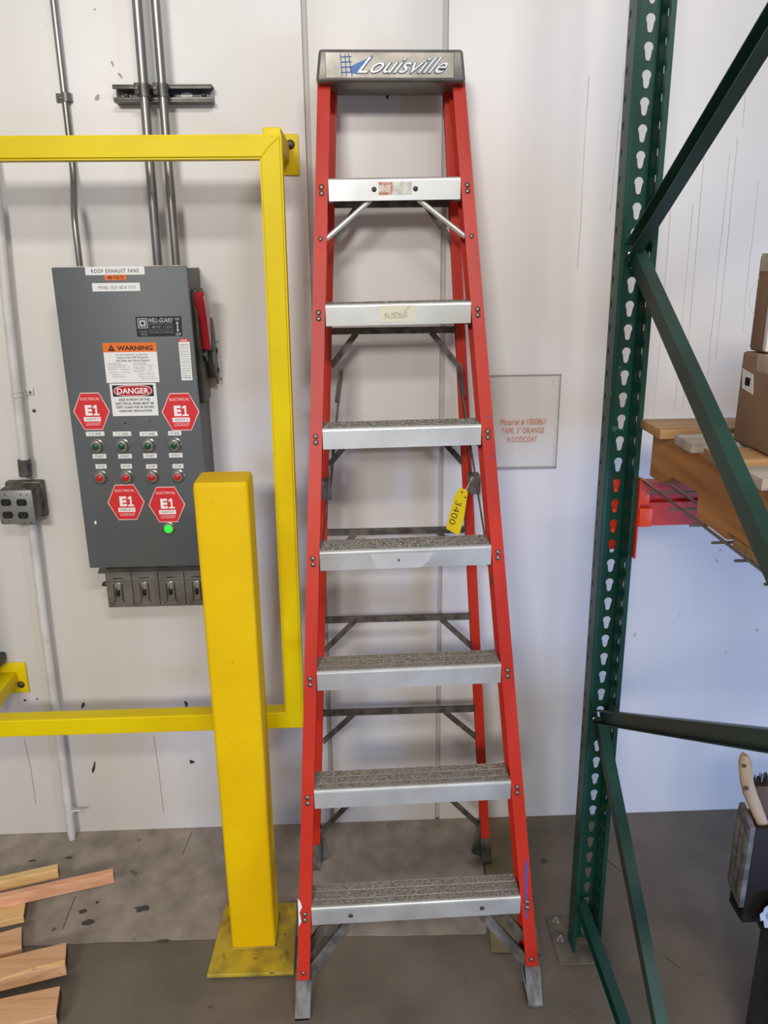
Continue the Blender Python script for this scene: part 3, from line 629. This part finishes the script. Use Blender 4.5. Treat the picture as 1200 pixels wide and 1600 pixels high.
lettering('Louisville', .026, .244, 2.297, 2.331, cy0-.0022, 'silver', cap, .0, .75, X=Rc)
lettering('Louisville', .0235, .2445, 2.2945, 2.3315, cy0-.0013, 'dark_steel', cap, .030, .75, X=Rc)
for a, b in (((-.010,2.290),(-.013,2.338)), ((.014,2.290),(.006,2.338)), ((.000,2.290),(-.002,2.338))):
    tube('ladder_emblem', [(a[0],cy0-.0015,a[1]), (b[0],cy0-.0015,b[1])], .0010, M['blue'], cap, n=5, X=Rc)
for k in range(4):
    z = 2.298+k*.011; tube('ladder_emblem', [(-.013,cy0-.0015,z), (.013,cy0-.0015,z+.001)], .0009, M['blue'], cap, n=5, X=Rc)
prism('swoosh', [(.012,2.295),(.030,2.297),(.044,2.311),(.066,2.336),(.040,2.323),(.026,2.318),(.008,2.309)], .0004, M['blue'], cap, at0=cy0-.0017, X=Rc)
# rear section
RB, RT = Vector((.121, -.225, .004)), Vector((.112, -.062, 2.33))
rd = (RT-RB).normalized(); rn = Vector((0,1,0)); rn = (rn-rd*rn.dot(rd)).normalized(); rx = Vector((1,0,0)); LR = (RT-RB).length
def rhw(s): return .276-(.276-.147)*s/LR
def RF(x, y, s): return RB+rx*x+rn*y+rd*s
def rchan(side, s, g=0.):
    c = rhw(s); pr = [(.013+g,-.003-g),(.013+g,.032+g),(-.013-g,.032+g),(-.013-g,.028),(.009,.028),(.009,.001),(-.013-g,.001),(-.013-g,-.003-g)]
    return [RF(side*(c+x), y, s) for x, y in pr]
for side in (-1, 1):
    rr = loft('rear_rail', [rchan(side, .075), rchan(side, LR-.02)], M['red'], la)
    loft('rear_foot', [rchan(side, .0025, .003), rchan(side, .095, .003)], M['alu_dull'], la)
    prism('rear_foot_plate', [(side*(rhw(0)-.012), 0.003), (side*(rhw(0)-.045), .02), (side*(rhw(0)-.030), .14), (side*(rhw(0)-.014), .16)], .003, M['alu_dull'], la, X=Matrix.Translation((RB.x, RB.y+.028, .003)))
def zs(z): return (z-RB.z)/rd.z
for z in (.255, .548, .849, 1.117, 1.41, 1.684, 2.010):
    s = zs(z); h = rhw(s)-.012
    bm = bmesh.new()
    ring1 = [(-.000,-.009),(.012,-.009),(.017,0),(.012,.009),(0,.009)]
    secs = [[RF(x, a, s+b) for a, b in ring1] for x in (-h, h)]
    bar = loft('rear_bar', secs, M['bar_steel'], la)
    f = .60
    for sd in (-1, 1):
        a = RF(sd*(h*.60), .002, s-.006); b = RF(sd*(h+.004), .0, s-.095-(.02 if z < .4 else 0))
        d = (b-a).normalized(); x = d.cross(rn).normalized()
        loft('rear_brace', [[p_+x*u+rn*v for u, v in ((-.008,-.002),(.008,-.002),(.008,.002),(-.008,.002))] for p_ in (a, b)], M['bar_steel'], la)
# folded spreaders
for side, (bu, bv), (tu, tv) in ((-1,(510,762),(533,580)), (1,(741,753),(717,570))):
    B = at(bu, bv, 1, -.185); Tt = at(tu, tv, 1, -.20)
    br_ = box('spreader_bracket', B.x-.016, B.x+.014, -.215, -.165, B.z-.028, B.z+.024, M['alu_dull'], la, bev=.002)
    jn = B.lerp(Tt, .60)
    e = Vector((-side*.012, -.012, 0))
    tube('spreader_bar', [B+Vector((-side*.010,-.018,-.012)), Tt+Vector((0,-.010,0))], .0026, M['dark_steel'], la, n=6)
    F_ = LF(side*(hw(1.05)-.012), .066, 1.10)
    tube('spreader_bar', [F_, Tt+Vector((-side*.002,.004,0))], .0026, M['dark_steel'], la, n=6)
    p0, p1 = B.lerp(Tt, .74), Tt+Vector((0,0,.004))
    tube('spreader_lock', [p0, p1], .0068, M['alu_dull'], la, n=8)
# scuffs on the right rail and the chip on the left one
def scuff(nm, x0, s0, pts, m, side): 
    prism(nm, pts, .0006, M[m], rails[side], axis=1, at0=-.0030, X=Matrix((AX, NN, UP)).transposed().to_4x4() if 0 else (Matrix.Translation(LF(side*hw(s0)+x0, 0, s0)) @ Matrix((AX, NN, UP)).transposed().to_4x4()))
scuff('blue_scuff', 0, .31, [(-.002,-.075),(.002,-.07),(.003,.02),(.007,.06),(.003,.09),(-.001,.07),(-.004,.02),(-.004,-.05)], 'blue_mark', 1)
scuff('chip', 0, .29, [(-.017,-.04),(-.010,-.025),(-.014,-.002),(-.007,.012),(-.011,.026),(-.017,.035)], 'label_white', -1)
scuff('blue_scuff', 0, S0+.3048*4+.045, [(.002,-.004),(.007,-.004),(.006,.004),(.001,.003)], 'blue_mark', 1)
scuff('blue_scuff', 0, S0+.3048*4-.055, [(.006,-.004),(.010,-.004),(.010,.004),(.006,.003)], 'blue_mark', 1)
# yellow tag hanging from the right spreader bracket
TY = -.245
tg = thing('inventory_tag', at(722, 765, 1, TY), 'yellow plastic tag with handwritten number tied to the ladder spreader', 'tag')
P4 = [at(u, v, 1, TY) for u, v in ((719,762),(730,766),(731,770),(724.5,813),(717,837),(697,826),(709,779),(713,770))]
prism('tag_body', [(p.x, p.z) for p in P4], .0010, M['tag'], tg, at0=TY)
bm = text_bm('3400', -.008, .1, 1.05)
xs = [v.co.x for v in bm.verts]; ys = [v.co.y for v in bm.verts]; a_, b_, c_, d_ = min(xs), max(xs), min(ys), max(ys)
P0, P1 = at(717.5, 783, 1, TY), at(705.5, 819, 1, TY); dv = (P1-P0); L_ = dv.length; dv.normalize(); pv = Vector((-dv.z, 0, dv.x))*-1
pv = Vector((-dv.z, 0, dv.x)); 
if pv.x < 0: pv = -pv
for v in bm.verts: v.co = P0+dv*((v.co.x-a_)/(b_-a_)*L_)+pv*(((v.co.y-c_)/(d_-c_)-.5)*.018)+Vector((0,-.0006,0))
link('handwritten_number', bm, M['ink'], tg)
for u, v in ((722,769), (727,777)): p = at(u, v, 1, TY-.0005); prism('hole', [(p.x+.0022*math.cos(t), p.z+.003*math.sin(t)) for t in [2*math.pi*k/8 for k in range(8)]], .0003, M['ink'], tg, at0=TY-.0008)
tube('tie', [at(726,767,1,TY-.001), at(731,760,1,TY-.006), at(736,751,1,-.215), at(738,746,1,-.216)], .0010, M['label_white'], tg, n=6)
# ================================================================== clear sign holder on the wall
x0, z1 = at(758,586,1,-.008).x, at(800,586,1,-.008).z; x1, z0 = at(876,600,1,-.008).x, at(800,733,1,-.008).z
sg = thing('sign_holder', ((x0+x1)/2,0,z0), 'clear acrylic sign holder on the wall with orange lettering right of the ladder', 'sign')
box('sheet', x0, x1, -.009, -.0065, z0, z1, M['acrylic'], sg)
for a in ((x0,x1,z1-.0022,z1), (x0,x1,z0,z0+.0055), (x1-.0025,x1,z0,z1), (x0,x0+.002,z0,z1)): box('edge', a[0], a[1], -.0095, -.0060, a[2], a[3], M['acrylic_edge'], sg)
for x in (x0+.02, x1-.02):
    for z in (z0+.02, z1-.02): lathe('standoff', (x,-.001,z), (0,-1,0), [(0,.004),(.006,.004)], M['acrylic'], sg, 10)
for s_, u0, v0, u1, v1 in (('Material # 1000861', 782,654.5,852,664), ('TAPE, 3" ORANGE', 784,668.5,850,677.5), ('FLOODCOAT', 792.5,682.5,839,690)):
    a, b = at(u0, v0, 1, -.0095), at(u1, v1, 1, -.0095); lettering(s_, a.x, b.x, b.z, a.z, -.0096, 'sign_text', sg, 0.)
# ================================================================== pallet rack
RY0, RY1 = -.588, -.538           # open front and holed web of the rear post
FRY = -1.66
rk = thing('pallet_rack', (.62,-.56,0), 'dark green steel pallet rack frame with keyhole slots and diagonal braces', 'rack')
def RX(z): return .5805-.0050*z   # slight lean of the post
PW = .0765; WB = .062
def slot_cell(bm, f, u0, u1, v0, v1, hole):
    """rectangular cell with a star-shaped hole; f maps (u, v) to 3-D"""
    cu = sum(p[0] for p in hole)/len(hole); cv = sum(p[1] for p in hole)/len(hole)
    angs = []
    for p in hole: angs.append(math.atan2(p[1]-cv, p[0]-cu))
    def outer(t):
        c, s = math.cos(t), math.sin(t); k = 1e9
        if c > 1e-9: k = min(k, (u1-cu)/c)
        if c < -1e-9: k = min(k, (u0-cu)/c)
        if s > 1e-9: k = min(k, (v1-cv)/s)
        if s < -1e-9: k = min(k, (v0-cv)/s)
        return (cu+c*k, cv+s*k)
    items = sorted(zip(angs, hole)); seq = [(t, h, outer(t)) for t, h in items]
    cor = [math.atan2(b-cv, a-cu) for a, b in ((u0,v0),(u1,v0),(u1,v1),(u0,v1))]
    H = [bm.verts.new(f(*h)) for _, h, _ in seq]; n = len(H)
    for i in range(n):
        t0, _, o0 = seq[i]; t1, _, o1 = seq[(i+1) % n]; t1b = t1 if t1 > t0 else t1+2*math.pi
        pts = [o0]
        for c_, cc in sorted([(q if q > t0 else q+2*math.pi, k) for k, q in enumerate(cor)]):
            if t0 < c_ < t1b: pts.append(((u0,v0),(u1,v0),(u1,v1),(u0,v1))[cc])
        pts.append(o1)
        try: bm.faces.new([H[i]]+[bm.verts.new(f(*p)) for p in pts]+[H[(i+1) % n]])
        except ValueError: pass
def key(cu, cv):
    o = []
    for k in range(11): t = math.radians(-40+k*26); o.append((cu+.0098*math.cos(t), cv+.006+.0098*math.sin(t)))
    for k in range(5): t = math.radians(180+k*45); o.append((cu+.0056*math.cos(t), cv-.0135+.0056*math.sin(t)))
    return o
def post(name, y_web, y_open, zt, x_of=RX):
    bm = bmesh.new(); z = 0.; P_ = .0508
    kz = 2.32-P_*45 - .0254
    z = kz-P_
    while z < zt:
        a, b = max(z, 0.004), z+P_
        if b > .01:
            def fw(u, v): return Vector((x_of(v)+u, y_web, v))
            if a == z: slot_cell(bm, fw, 0, WB, a, b, key(.0445, (z+b)/2))
            else: bm.faces.new([bm.verts.new(fw(*p)) for p in ((0,a),(WB,a),(WB,b),(0,b))])
            for sx in (0, PW):
                def ff(u, v, sx=sx): return Vector((x_of(v)+(WB+(PW-WB)*u if sx else 0), y_web+(y_open-y_web)*u, v))
                c = (.60 if sx else .26, (z+b)/2+.01); d = [(c[0]+.10, c[1]-.007), (c[0]+.10, c[1]+.007), (c[0]-.10, c[1]+.007), (c[0]-.10, c[1]-.007)]
                if a == z: slot_cell(bm, ff, 0, 1, a, b, d)
                else: bm.faces.new([bm.verts.new(ff(*p)) for p in ((0,a),(1,a),(1,b),(0,b))])
        z += P_
    bmesh.ops.remove_doubles(bm, verts=bm.verts, dist=1e-5)
    for sx, d in ((0, .0065), (PW, -.009)):      # lips along the open side
        s = [[Vector((x_of(zz)+sx, y_open, zz)), Vector((x_of(zz)+sx+d, y_open, zz)), Vector((x_of(zz)+sx+d, y_open+(.012 if y_web > y_open else -.012), zz))] for zz in (.004, zt)]
        V = [[bm.verts.new(p) for p in r] for r in s]
        for k in range(2): bm.faces.new((V[0][k], V[0][k+1], V[1][k+1], V[1][k]))
    o = link(name, bm, M['green'], rk)
    md = o.modifiers.new('thickness', 'SOLIDIFY'); md.thickness = .0022; md.offset = 0
    return o
pr = post('rear_post', RY1, RY0, 3.3)
pf = post('front_post', FRY-.06, FRY, 3.3)
def bracing(a, b, wd=.034, dp=.026, m='green_brace', flip=1):
    """C channel lying in the frame's plane, open side towards +X or -X"""
    a, b = Vector(a), Vector(b); d = (b-a).normalized(); y = Vector((1,0,0)); x = d.cross(y).normalized(); t = .002
    pr_ = [(-wd/2,0),(wd/2,0),(wd/2,dp),(wd/2-t,dp),(wd/2-t,t),(-wd/2+t,t),(-wd/2+t,dp),(-wd/2,dp)]
    return loft('brace', [[p_+x*u+y*(v*flip) for u, v in pr_] for p_ in (a, b)], M[m], rk)
XB = .612
def YB(v): return v
yb0 = -.574
bracing((XB,yb0,1.880), (XB-.004,FRY,1.880+.575*(yb0-FRY)), flip=-1)
bracing((XB-.014,yb0,1.872), (XB-.014,FRY,1.872-.615*(yb0-FRY)), wd=.036)
bracing((XB,yb0,.752), (XB,FRY,.752+.565*(yb0-FRY)), flip=-1)
bracing((XB-.014,yb0,.745), (XB-.014,FRY+.10,.745-.775*(yb0-FRY-.10)), wd=.032)
bracing((XB,yb0,.160), (XB,FRY,.160), wd=.034, m='green', flip=-1)
for z in (1.876, .748, .160): rivet((XB-.018,yb0-.004,z), (0,-1,0), rk, .007, 'bolt_head', m='chrome')
M['foot'] = mat('foot_plate', (112,104,92), .6, .1, rgb2=(86,80,70), scale=20)
fpz = box('foot_plate', .535, .680, -.625, -.455, .0006, .006, M['foot'], rk, bev=.001); fpz['label'] = 'grey steel foot plate with bolts'
for x, y in ((.560,-.478), (.556,-.545)):
    o = lathe('anchor_bolt', (x,y,.006), (0,0,1), [(0,.010),(.003,.010),(.0035,.0065),(.011,.0065),(.0115,.004),(.017,.004)], M['chrome'], rk, 6)
box('foot_plate', .535, .680, FRY-.10, FRY+.05, .0006, .006, M['alu_dull'], rk, bev=.001)
# red step beams along X, rear and front
def beam(y0, y1, name='beam'):
    x0, x1 = RX(1.3)+PW+.003, 3.1
    zt, zb = 1.366, 1.268
    s = 1 if y1 > y0 else -1       # y0: outer face, y1: inner
    pts = [(y0,zb),(y1,zb),(y1,zt-.042),(y1-s*.020,zt-.042),(y1-s*.020,zt),(y0,zt)]
    return prism(name, pts, x1-x0, M['rack_red'], rk, axis=0, at0=x0)
beam(-.532, -.588); beam(FRY-.06, FRY-.005)
cn = box('beam_connector', RX(1.3)+PW+.001, RX(1.3)+PW+.006, -.60, -.53, 1.19, 1.385, M['rack_red'], rk, bev=.001)
box('connector_plate', RX(1.3)+PW+.005, RX(1.3)+PW+.036, -.604, -.590, 1.270, 1.315, M['rack_orange'], rk, bev=.002)
box('connector_plate', RX(1.3)+PW+.005, RX(1.3)+PW+.028, -.598, -.588, 1.322, 1.356, M['rack_orange'], rk, bev=.002)
for z in (1.215, 1.265, 1.315):
    box('beam_stud', RX(z)+.0445-.0065, RX(z)+.0445+.0065, -.533, -.527, z, z+.028, M['rack_orange'], rk, bev=.001)
    
box('connector_hook', RX(1.25)+PW*.2, RX(1.25)+PW+.004, -.532, -.5265, 1.19, 1.372, M['rack_red'], rk, bev=.001)
# wire deck: every wire its own part
wd = thing('wire_deck', (.66,-1.1,1.37), 'galvanised wire mesh deck lying on the red beams under the pallet', 'shelf')
for k in range(10):
    x = .668+k*.062*2; tube('wire', [(x,-.555,1.374), (x,FRY-.02,1.374)], .0031, M['wire'], wd, n=8)
tube('wire', [(.716,-.555,1.374), (.716,FRY-.02,1.374)], .0031, M['wire'], wd, n=8)
wy = [at(u, v, 2, 1.3685).y for u, v in ((1008,769),(1048,796),(1080,821),(1117,848),(1160,876))]
wy += [wy[-1]-.105*k for k in range(1, 7)]
for y in wy: tube('wire', [(.650,y,1.3685), (1.85,y,1.3685)], .0029, M['wire'], wd, n=8)
for x in (.95, 1.5): box('support_channel', x, x+.05, FRY, -.60, 1.340, 1.3655, M['strut'], wd)
# ================================================================== pallet with boxes on the deck
pt = thing('wooden_pallet', (1.2,-1.1,1.378), 'rough wooden pallet of boards on notched stringers on the rack shelf', 'pallet')
pz = 1.3775
def stringer(x0):
    ys = -.600; zb = pz+.016
    pts = [(ys,zb),(ys-.075,zb),(ys-.13,zb+.030),(ys-.262,zb+.034),(ys-.264,zb-.0155),(ys-.40,zb-.0155),(ys-.40,zb),(ys-.62,zb),(ys-.635,zb+.036),(ys-.80,zb+.036),(ys-.815,zb),(-1.62,zb),(-1.62,1.503),(ys,1.503)]
    return prism('stringer', pts, .042, M['pallet'], pt, axis=0, at0=x0)
for x in (.672, 1.20, 1.72): stringer(x)
for y in (-1.03, -1.50):
    box('bottom_board', .668, 1.768, y-.10, y, pz, pz+.0155, M['pallet_x'], pt, bev=.0015)
for k, (y, wdt, m) in enumerate(((-.600,.120,'pallet_x'), (-.765,.085,'pallet_grey'), (-.890,.095,'pallet_x'), (-1.03,.088,'pallet_grey'), (-1.16,.10,'pallet_x'), (-1.30,.09,'pallet_grey'), (-1.44,.14,'pallet_x'))):
    box('deck_board', .640+random.uniform(0,.022) if k else .640, 1.772, y-wdt, y, 1.5035, 1.5235, M[m], pt, bev=.0015)
def carton(name, x0, x1, y0, y1, z0, z1, label, group=None, rot=0.):
    o = thing(name, ((x0+x1)/2,(y0+y1)/2,z0), label, 'box', group)
    bm = bmesh.new(); add_box(bm, x0, x1, y0, y1, z0, z1, .006, 2)
    for v in bm.verts: v.co += Vector((random.uniform(-.002,.002), random.uniform(-.002,.002), 0))
    link('carton_body', bm, M['card'], o, True)
    ym = (y0+y1)/2
    box('tape_strip', x0-.0008, x1+.0008, ym-.024, ym+.024, z1-.03, z1+.0012, M['tape'], o, bev=.0004)
    box('flap_seam', x0+.004, x1-.004, ym-.0015, ym+.0015, z1+.0010, z1+.0016, M['card'], o)
    return o
bt = at(1160,548,1,-.83).z
b1_ = carton('cardboard_box', .742, 1.22, -1.00, -.83, 1.5240, bt, 'brown cardboard box with white barcode label standing on the pallet')
q0, q1 = at(1157,577,0,.741), at(1173,613,0,.741)
prism('barcode_label', [(-.840,q0.z+.003),(-.884,q0.z-.003),(-.892,q1.z-.003),(-.848,q1.z+.003)], .0008, M['label_white'], b1_, axis=0, at0=.7405)
for k in range(11):
    z = q1.z+.010+k*(q0.z-q1.z-.022)/11; box('barcode_bar', .7397, .7405, -.876, -.858, z, z+random.choice((.0012,.0024)), M['ink'], b1_)
box('corner_tape', .7408, .7416, -.985, -.978, 1.535, 1.565, M['tape'], b1_)
X2 = .748; fy_, ny_ = at(1171,540,0,X2).y, at(1196,545,0,X2).y
b2_ = carton('cardboard_box', X2, 1.24, ny_, fy_, bt+.0025, bt+.175, 'brown cardboard box stacked on top of the barcode box')
box('foam_edge', X2-.0015, X2+.012, ny_-.004, ny_+.010, bt+.006, bt+.150, M['foam'], b2_, bev=.002)
tube('twine', [(X2,fy_-.005,bt+.135), (X2-.009,fy_+.002,bt+.11), (X2-.008,fy_+.003,bt+.085), (X2,fy_-.004,bt+.065)], .0012, M['foam'], b2_, n=6)
ft = thing('foam_sheet', (.80,-1.05,1.5245), 'white foam sheet standing against the front of the barcode box', 'packing')
box('sheet', .752, 1.15, -1.025, -1.004, 1.5245, 1.60, M['foam'], ft, bev=.004)
# ================================================================== lumber pile on the floor, bottom left
def plank(name, L0, R0, w_, th, m, label, cat='plank', z=0.1, endm='pine_end', rag_end=False, group=None):
    """L0, R0: back top edge, left and right ends, on the height z (top); w_ across towards the camera, th down"""
    L0, R0 = Vector((L0[0], L0[1], z)), Vector((R0[0], R0[1], z)); d = (R0-L0).normalized(); x = Vector((d.y, -d.x, 0))
    o = thing(name, ((L0.x+R0.x)/2, (L0.y+R0.y)/2, z-th), label, cat, group)
    bm = bmesh.new(); r = []
    for p_, k in ((L0, 0), (R0, 1)): r.append([bm.verts.new(p_+x*a+Vector((0,0,b))) for a, b in ((0,0),(w_,0),(w_,-th),(0,-th))])
    for k in range(4): bm.faces.new((r[0][k], r[0][(k+1) % 4], r[1][(k+1) % 4], r[1][k]))
    bm.faces.new(r[0]); bm.faces.new(r[1]); bmesh.ops.bevel(bm, geom=list(bm.edges), offset=.0015, segments=1, affect='EDGES')
    link('timber', bm, M[m], o)
    e = bmesh.new(); V = [e.verts.new(R0+d*.0004+x*a+Vector((0,0,b))) for a, b in ((.002,-.002),(w_-.002,-.002),(w_-.002,-th+.002),(.002,-th+.002))]; e.faces.new(V)
    bmesh.ops.solidify(e, geom=list(e.faces), thickness=.0004)
    link('end_grain', e, M[endm], o); return o
def ext(l, r, k):      # carry an edge on to the left, out of the frame
    l, r = Vector(l), Vector(r); return l+(l-r).normalized()*k
def pk(name, l, r, z, w_, th, m, label, k=.45, **kw):
    a, b = at(l[0], l[1], 2, z), at(r[0], r[1], 2, z); a = ext(a, b, k); return plank(name, a, b, w_, th, m, label, z=z, **kw)
SLB = .0040
for x, lb in ((-1.13, 'rough grey bearer under the lumber pile, nearer the long stick ends'), (-1.32, 'rough grey bearer under the lumber pile, further left')):
    o = thing('bearer', (x,-.75,SLB), lb, 'plank')
    box('timber', x-.03, x+.03, -1.15, -.36, SLB, SLB+.018, M['pine_grey'], o, bev=.002)
pk('pine_board', (0,1400), (43,1391), .045, .108, .0225, 'pine_yellow', 'short yellow pine board in the pile just below the two long sticks')
pk('pine_board', (0,1457), (34,1447), .045, .080, .0225, 'pine_tan', 'pinkish pine board with a dark end, left of the large split board')
sp = pk('pine_board', (0,1497), (104,1472), .062, .076, .0395, 'pine_tan', 'thick pine board with a split torn end lying across the pile')
for (u0, v0, u1, v1, h, zz, mm) in ((56,1512,100,1503,.006,.0635,'pine_yellow'), (62,1517,101,1508,.006,.056,'pine_tan'), (0,1530,50,1515,.004,.0630,'pine_yellow')):
    a, b = at(u0, v0, 2, zz), at(u1, v1, 2, zz)
    loft('splinter', [[a+Vector((0,.004,0)), a+Vector((0,-.004,-.002)), a+Vector((0,.002,-h))], [b+Vector((.002,.006,.001)), b+Vector((0,-.004,0)), b+Vector((0,.002,-h*1.5))]], M[mm], sp)
pk('pine_board', (0,1560), (94,1540), .062, .090, .0395, 'pine_tan', 'wide pine board at the bottom left corner of the picture')
pk('pine_stick', (0,1369), (91,1349), .080, .028, .034, 'pine_yellow', 'pale yellow pine stick, shorter of the two on top of the pile')
pk('pine_stick', (0,1395), (177,1356), .083, .024, .037, 'pine_pink', 'long pinkish pine stick poking out furthest across the floor')
# ================================================================== tools under the rack at the right edge
sd_ = thing('metal_stand', (1.1,-.95,0), 'dark metal cabinet on the floor at the right edge under the rack', 'cabinet')
box('body', .938, 1.30, -1.02, -.86, .02, .350, M['dark_stand'], sd_, bev=.004)
box('top_plate', .932, 1.306, -1.026, -.852, .3505, .3585, M['dark_stand'], sd_, bev=.002)
for x in (.945, 1.27):
    for y in (-1.01, -.885): box('foot', x, x+.02, y, y+.02, .0006, .0205, M['dark_box'], sd_)
tb = thing('tool_box', (1.05,-.93,.36), 'tall black open box with a weathered grey wooden side, holding brushes', 'box')
zt_ = .625
box('front_panel', .893, 1.25, -.858, -.846, .3595, zt_, M['dark_box'], tb, bev=.001)
box('back_panel', .893, 1.25, -.795, -.789, .3595, zt_, M['dark_box'], tb, bev=.001)
box('base_panel', .893, 1.25, -.845, -.796, .3595, .372, M['dark_box'], tb)
box('end_panel', 1.238, 1.25, -.845, -.796, .373, zt_, M['dark_box'], tb)
gs = prism('side_panel', [(-.858,.405),(-.792,.425),(-.790,.60),(-.797,.652),(-.858,.628)], .012, M['grey_board'], tb, axis=0, at0=.880); gs['label'] = 'weathered grey wooden side'
# rows of chipped battens on the grey side
for k in range(3): box('batten', .8770, .8805, -.855+k*.020, -.839+k*.020, .43, .62, M['grey_board'], gs, bev=.001)
hd = thing('scrub_brush', (.92,-.80,.373), 'pale wooden brush handle with two holes sticking out of the black box', 'brush')
HY = -.834
hc = []
for u, v, rp in ((1196,1330,9),(1190,1283,9.5),(1181,1262,10.5),(1172,1240,11),(1167,1222,10.5),(1165,1202,10.5),(1164,1189,9.5),(1163,1181,6.5),(1163,1178.5,3)):
    p_ = at(u, v, 1, HY); hc.append((p_.x, p_.z, rp*.00150))
bm = bmesh.new(); prev = None
for x, z, r in hc:
    ring_ = [bm.verts.new((x+r*math.cos(t), HY+.009*math.sin(t), z)) for t in [2*math.pi*k/14 for k in range(14)]]
    if prev:
        for k in range(14): bm.faces.new((prev[k], prev[(k+1) % 14], ring_[(k+1) % 14], ring_[k]))
    else: bm.faces.new(ring_)
    prev = ring_
bm.faces.new(prev); hnd = link('handle', bm, M['handle_wood'], hd, True)
for u, v, rr in ((1163,1197,.0052), (1166,1232,.0065)):
    p_ = at(u, v, 1, HY-.009); lathe('hole', (p_.x,HY-.0078,p_.z), (0,-1,0), [(0,rr),(.0014,rr*.96)], M['brush_wood'], hnd, 12)
box('brush_block', hc[0][0]-.012, hc[0][0]+.012, HY-.012, HY+.012, .3735, hc[0][1]+.01, M['brush_wood'], hd, bev=.003)
bb = thing('bristle_brush', (1.0,-.79,.373), 'brown brush with dark stiff bristles beside the pale handle', 'brush')
bx = at(1184,1232,1,-.81)
box('block', bx.x-.010, bx.x+.040, -.820, -.798, .374, bx.z+.012, M['brush_wood'], bb, bev=.006)
bm = bmesh.new()
for k in range(60):
    x = bx.x-.012+random.random()*.045; y = -.817+random.random()*.016; z = bx.z+.010
    add_tube(bm, [(x,y,z), (x+random.uniform(-.006,.006), y+random.uniform(-.004,.004), z+random.uniform(.018,.032))], .0008, 4)
o = link('bristles', bm, M['bristle'], bb); o['kind'] = 'stuff'
pf_ = thing('plastic_film', (.99,-.87,.36), 'crumpled pale plastic film hanging at the right picture edge', 'plastic')
bm = bmesh.new(); c = at(1200,1410,1,-.875); G = [[None]*9 for _ in range(9)]
for i in range(9):
    for j in range(9):
        G[i][j] = bm.verts.new((c.x-.018+i*.010+random.uniform(-.004,.004)+abs(j-5)*.004*(i < 3), -.872-random.uniform(0,.022), c.z+.02-j*.010+random.uniform(-.004,.004)))
for i in range(8):
    for j in range(8): bm.faces.new((G[i][j], G[i+1][j], G[i+1][j+1], G[i][j+1]))
o = link('crumpled_sheet', bm, M['film'], pf_); md = o.modifiers.new('t', 'SOLIDIFY'); md.thickness = .0006
cl = thing('wire_coil', (1.05,-1.12,0), 'coil of bare steel wire lying at the lower right corner', 'wire')
cc = at(1222, 1585, 1, -1.08)
for k in range(7):
    r = .070-.004*(k % 3); dy = -.006*k
    tube('wire_loop', [(cc.x+.008*math.sin(k)+r*math.cos(t), -1.05+dy, r+.004+.0*k+(.078*0)+r*math.sin(t)+(cc.z-r-.004)*0) for t in [2*math.pi*j/28 for j in range(29)]], .0032, M['cable_wire'], cl, n=6)
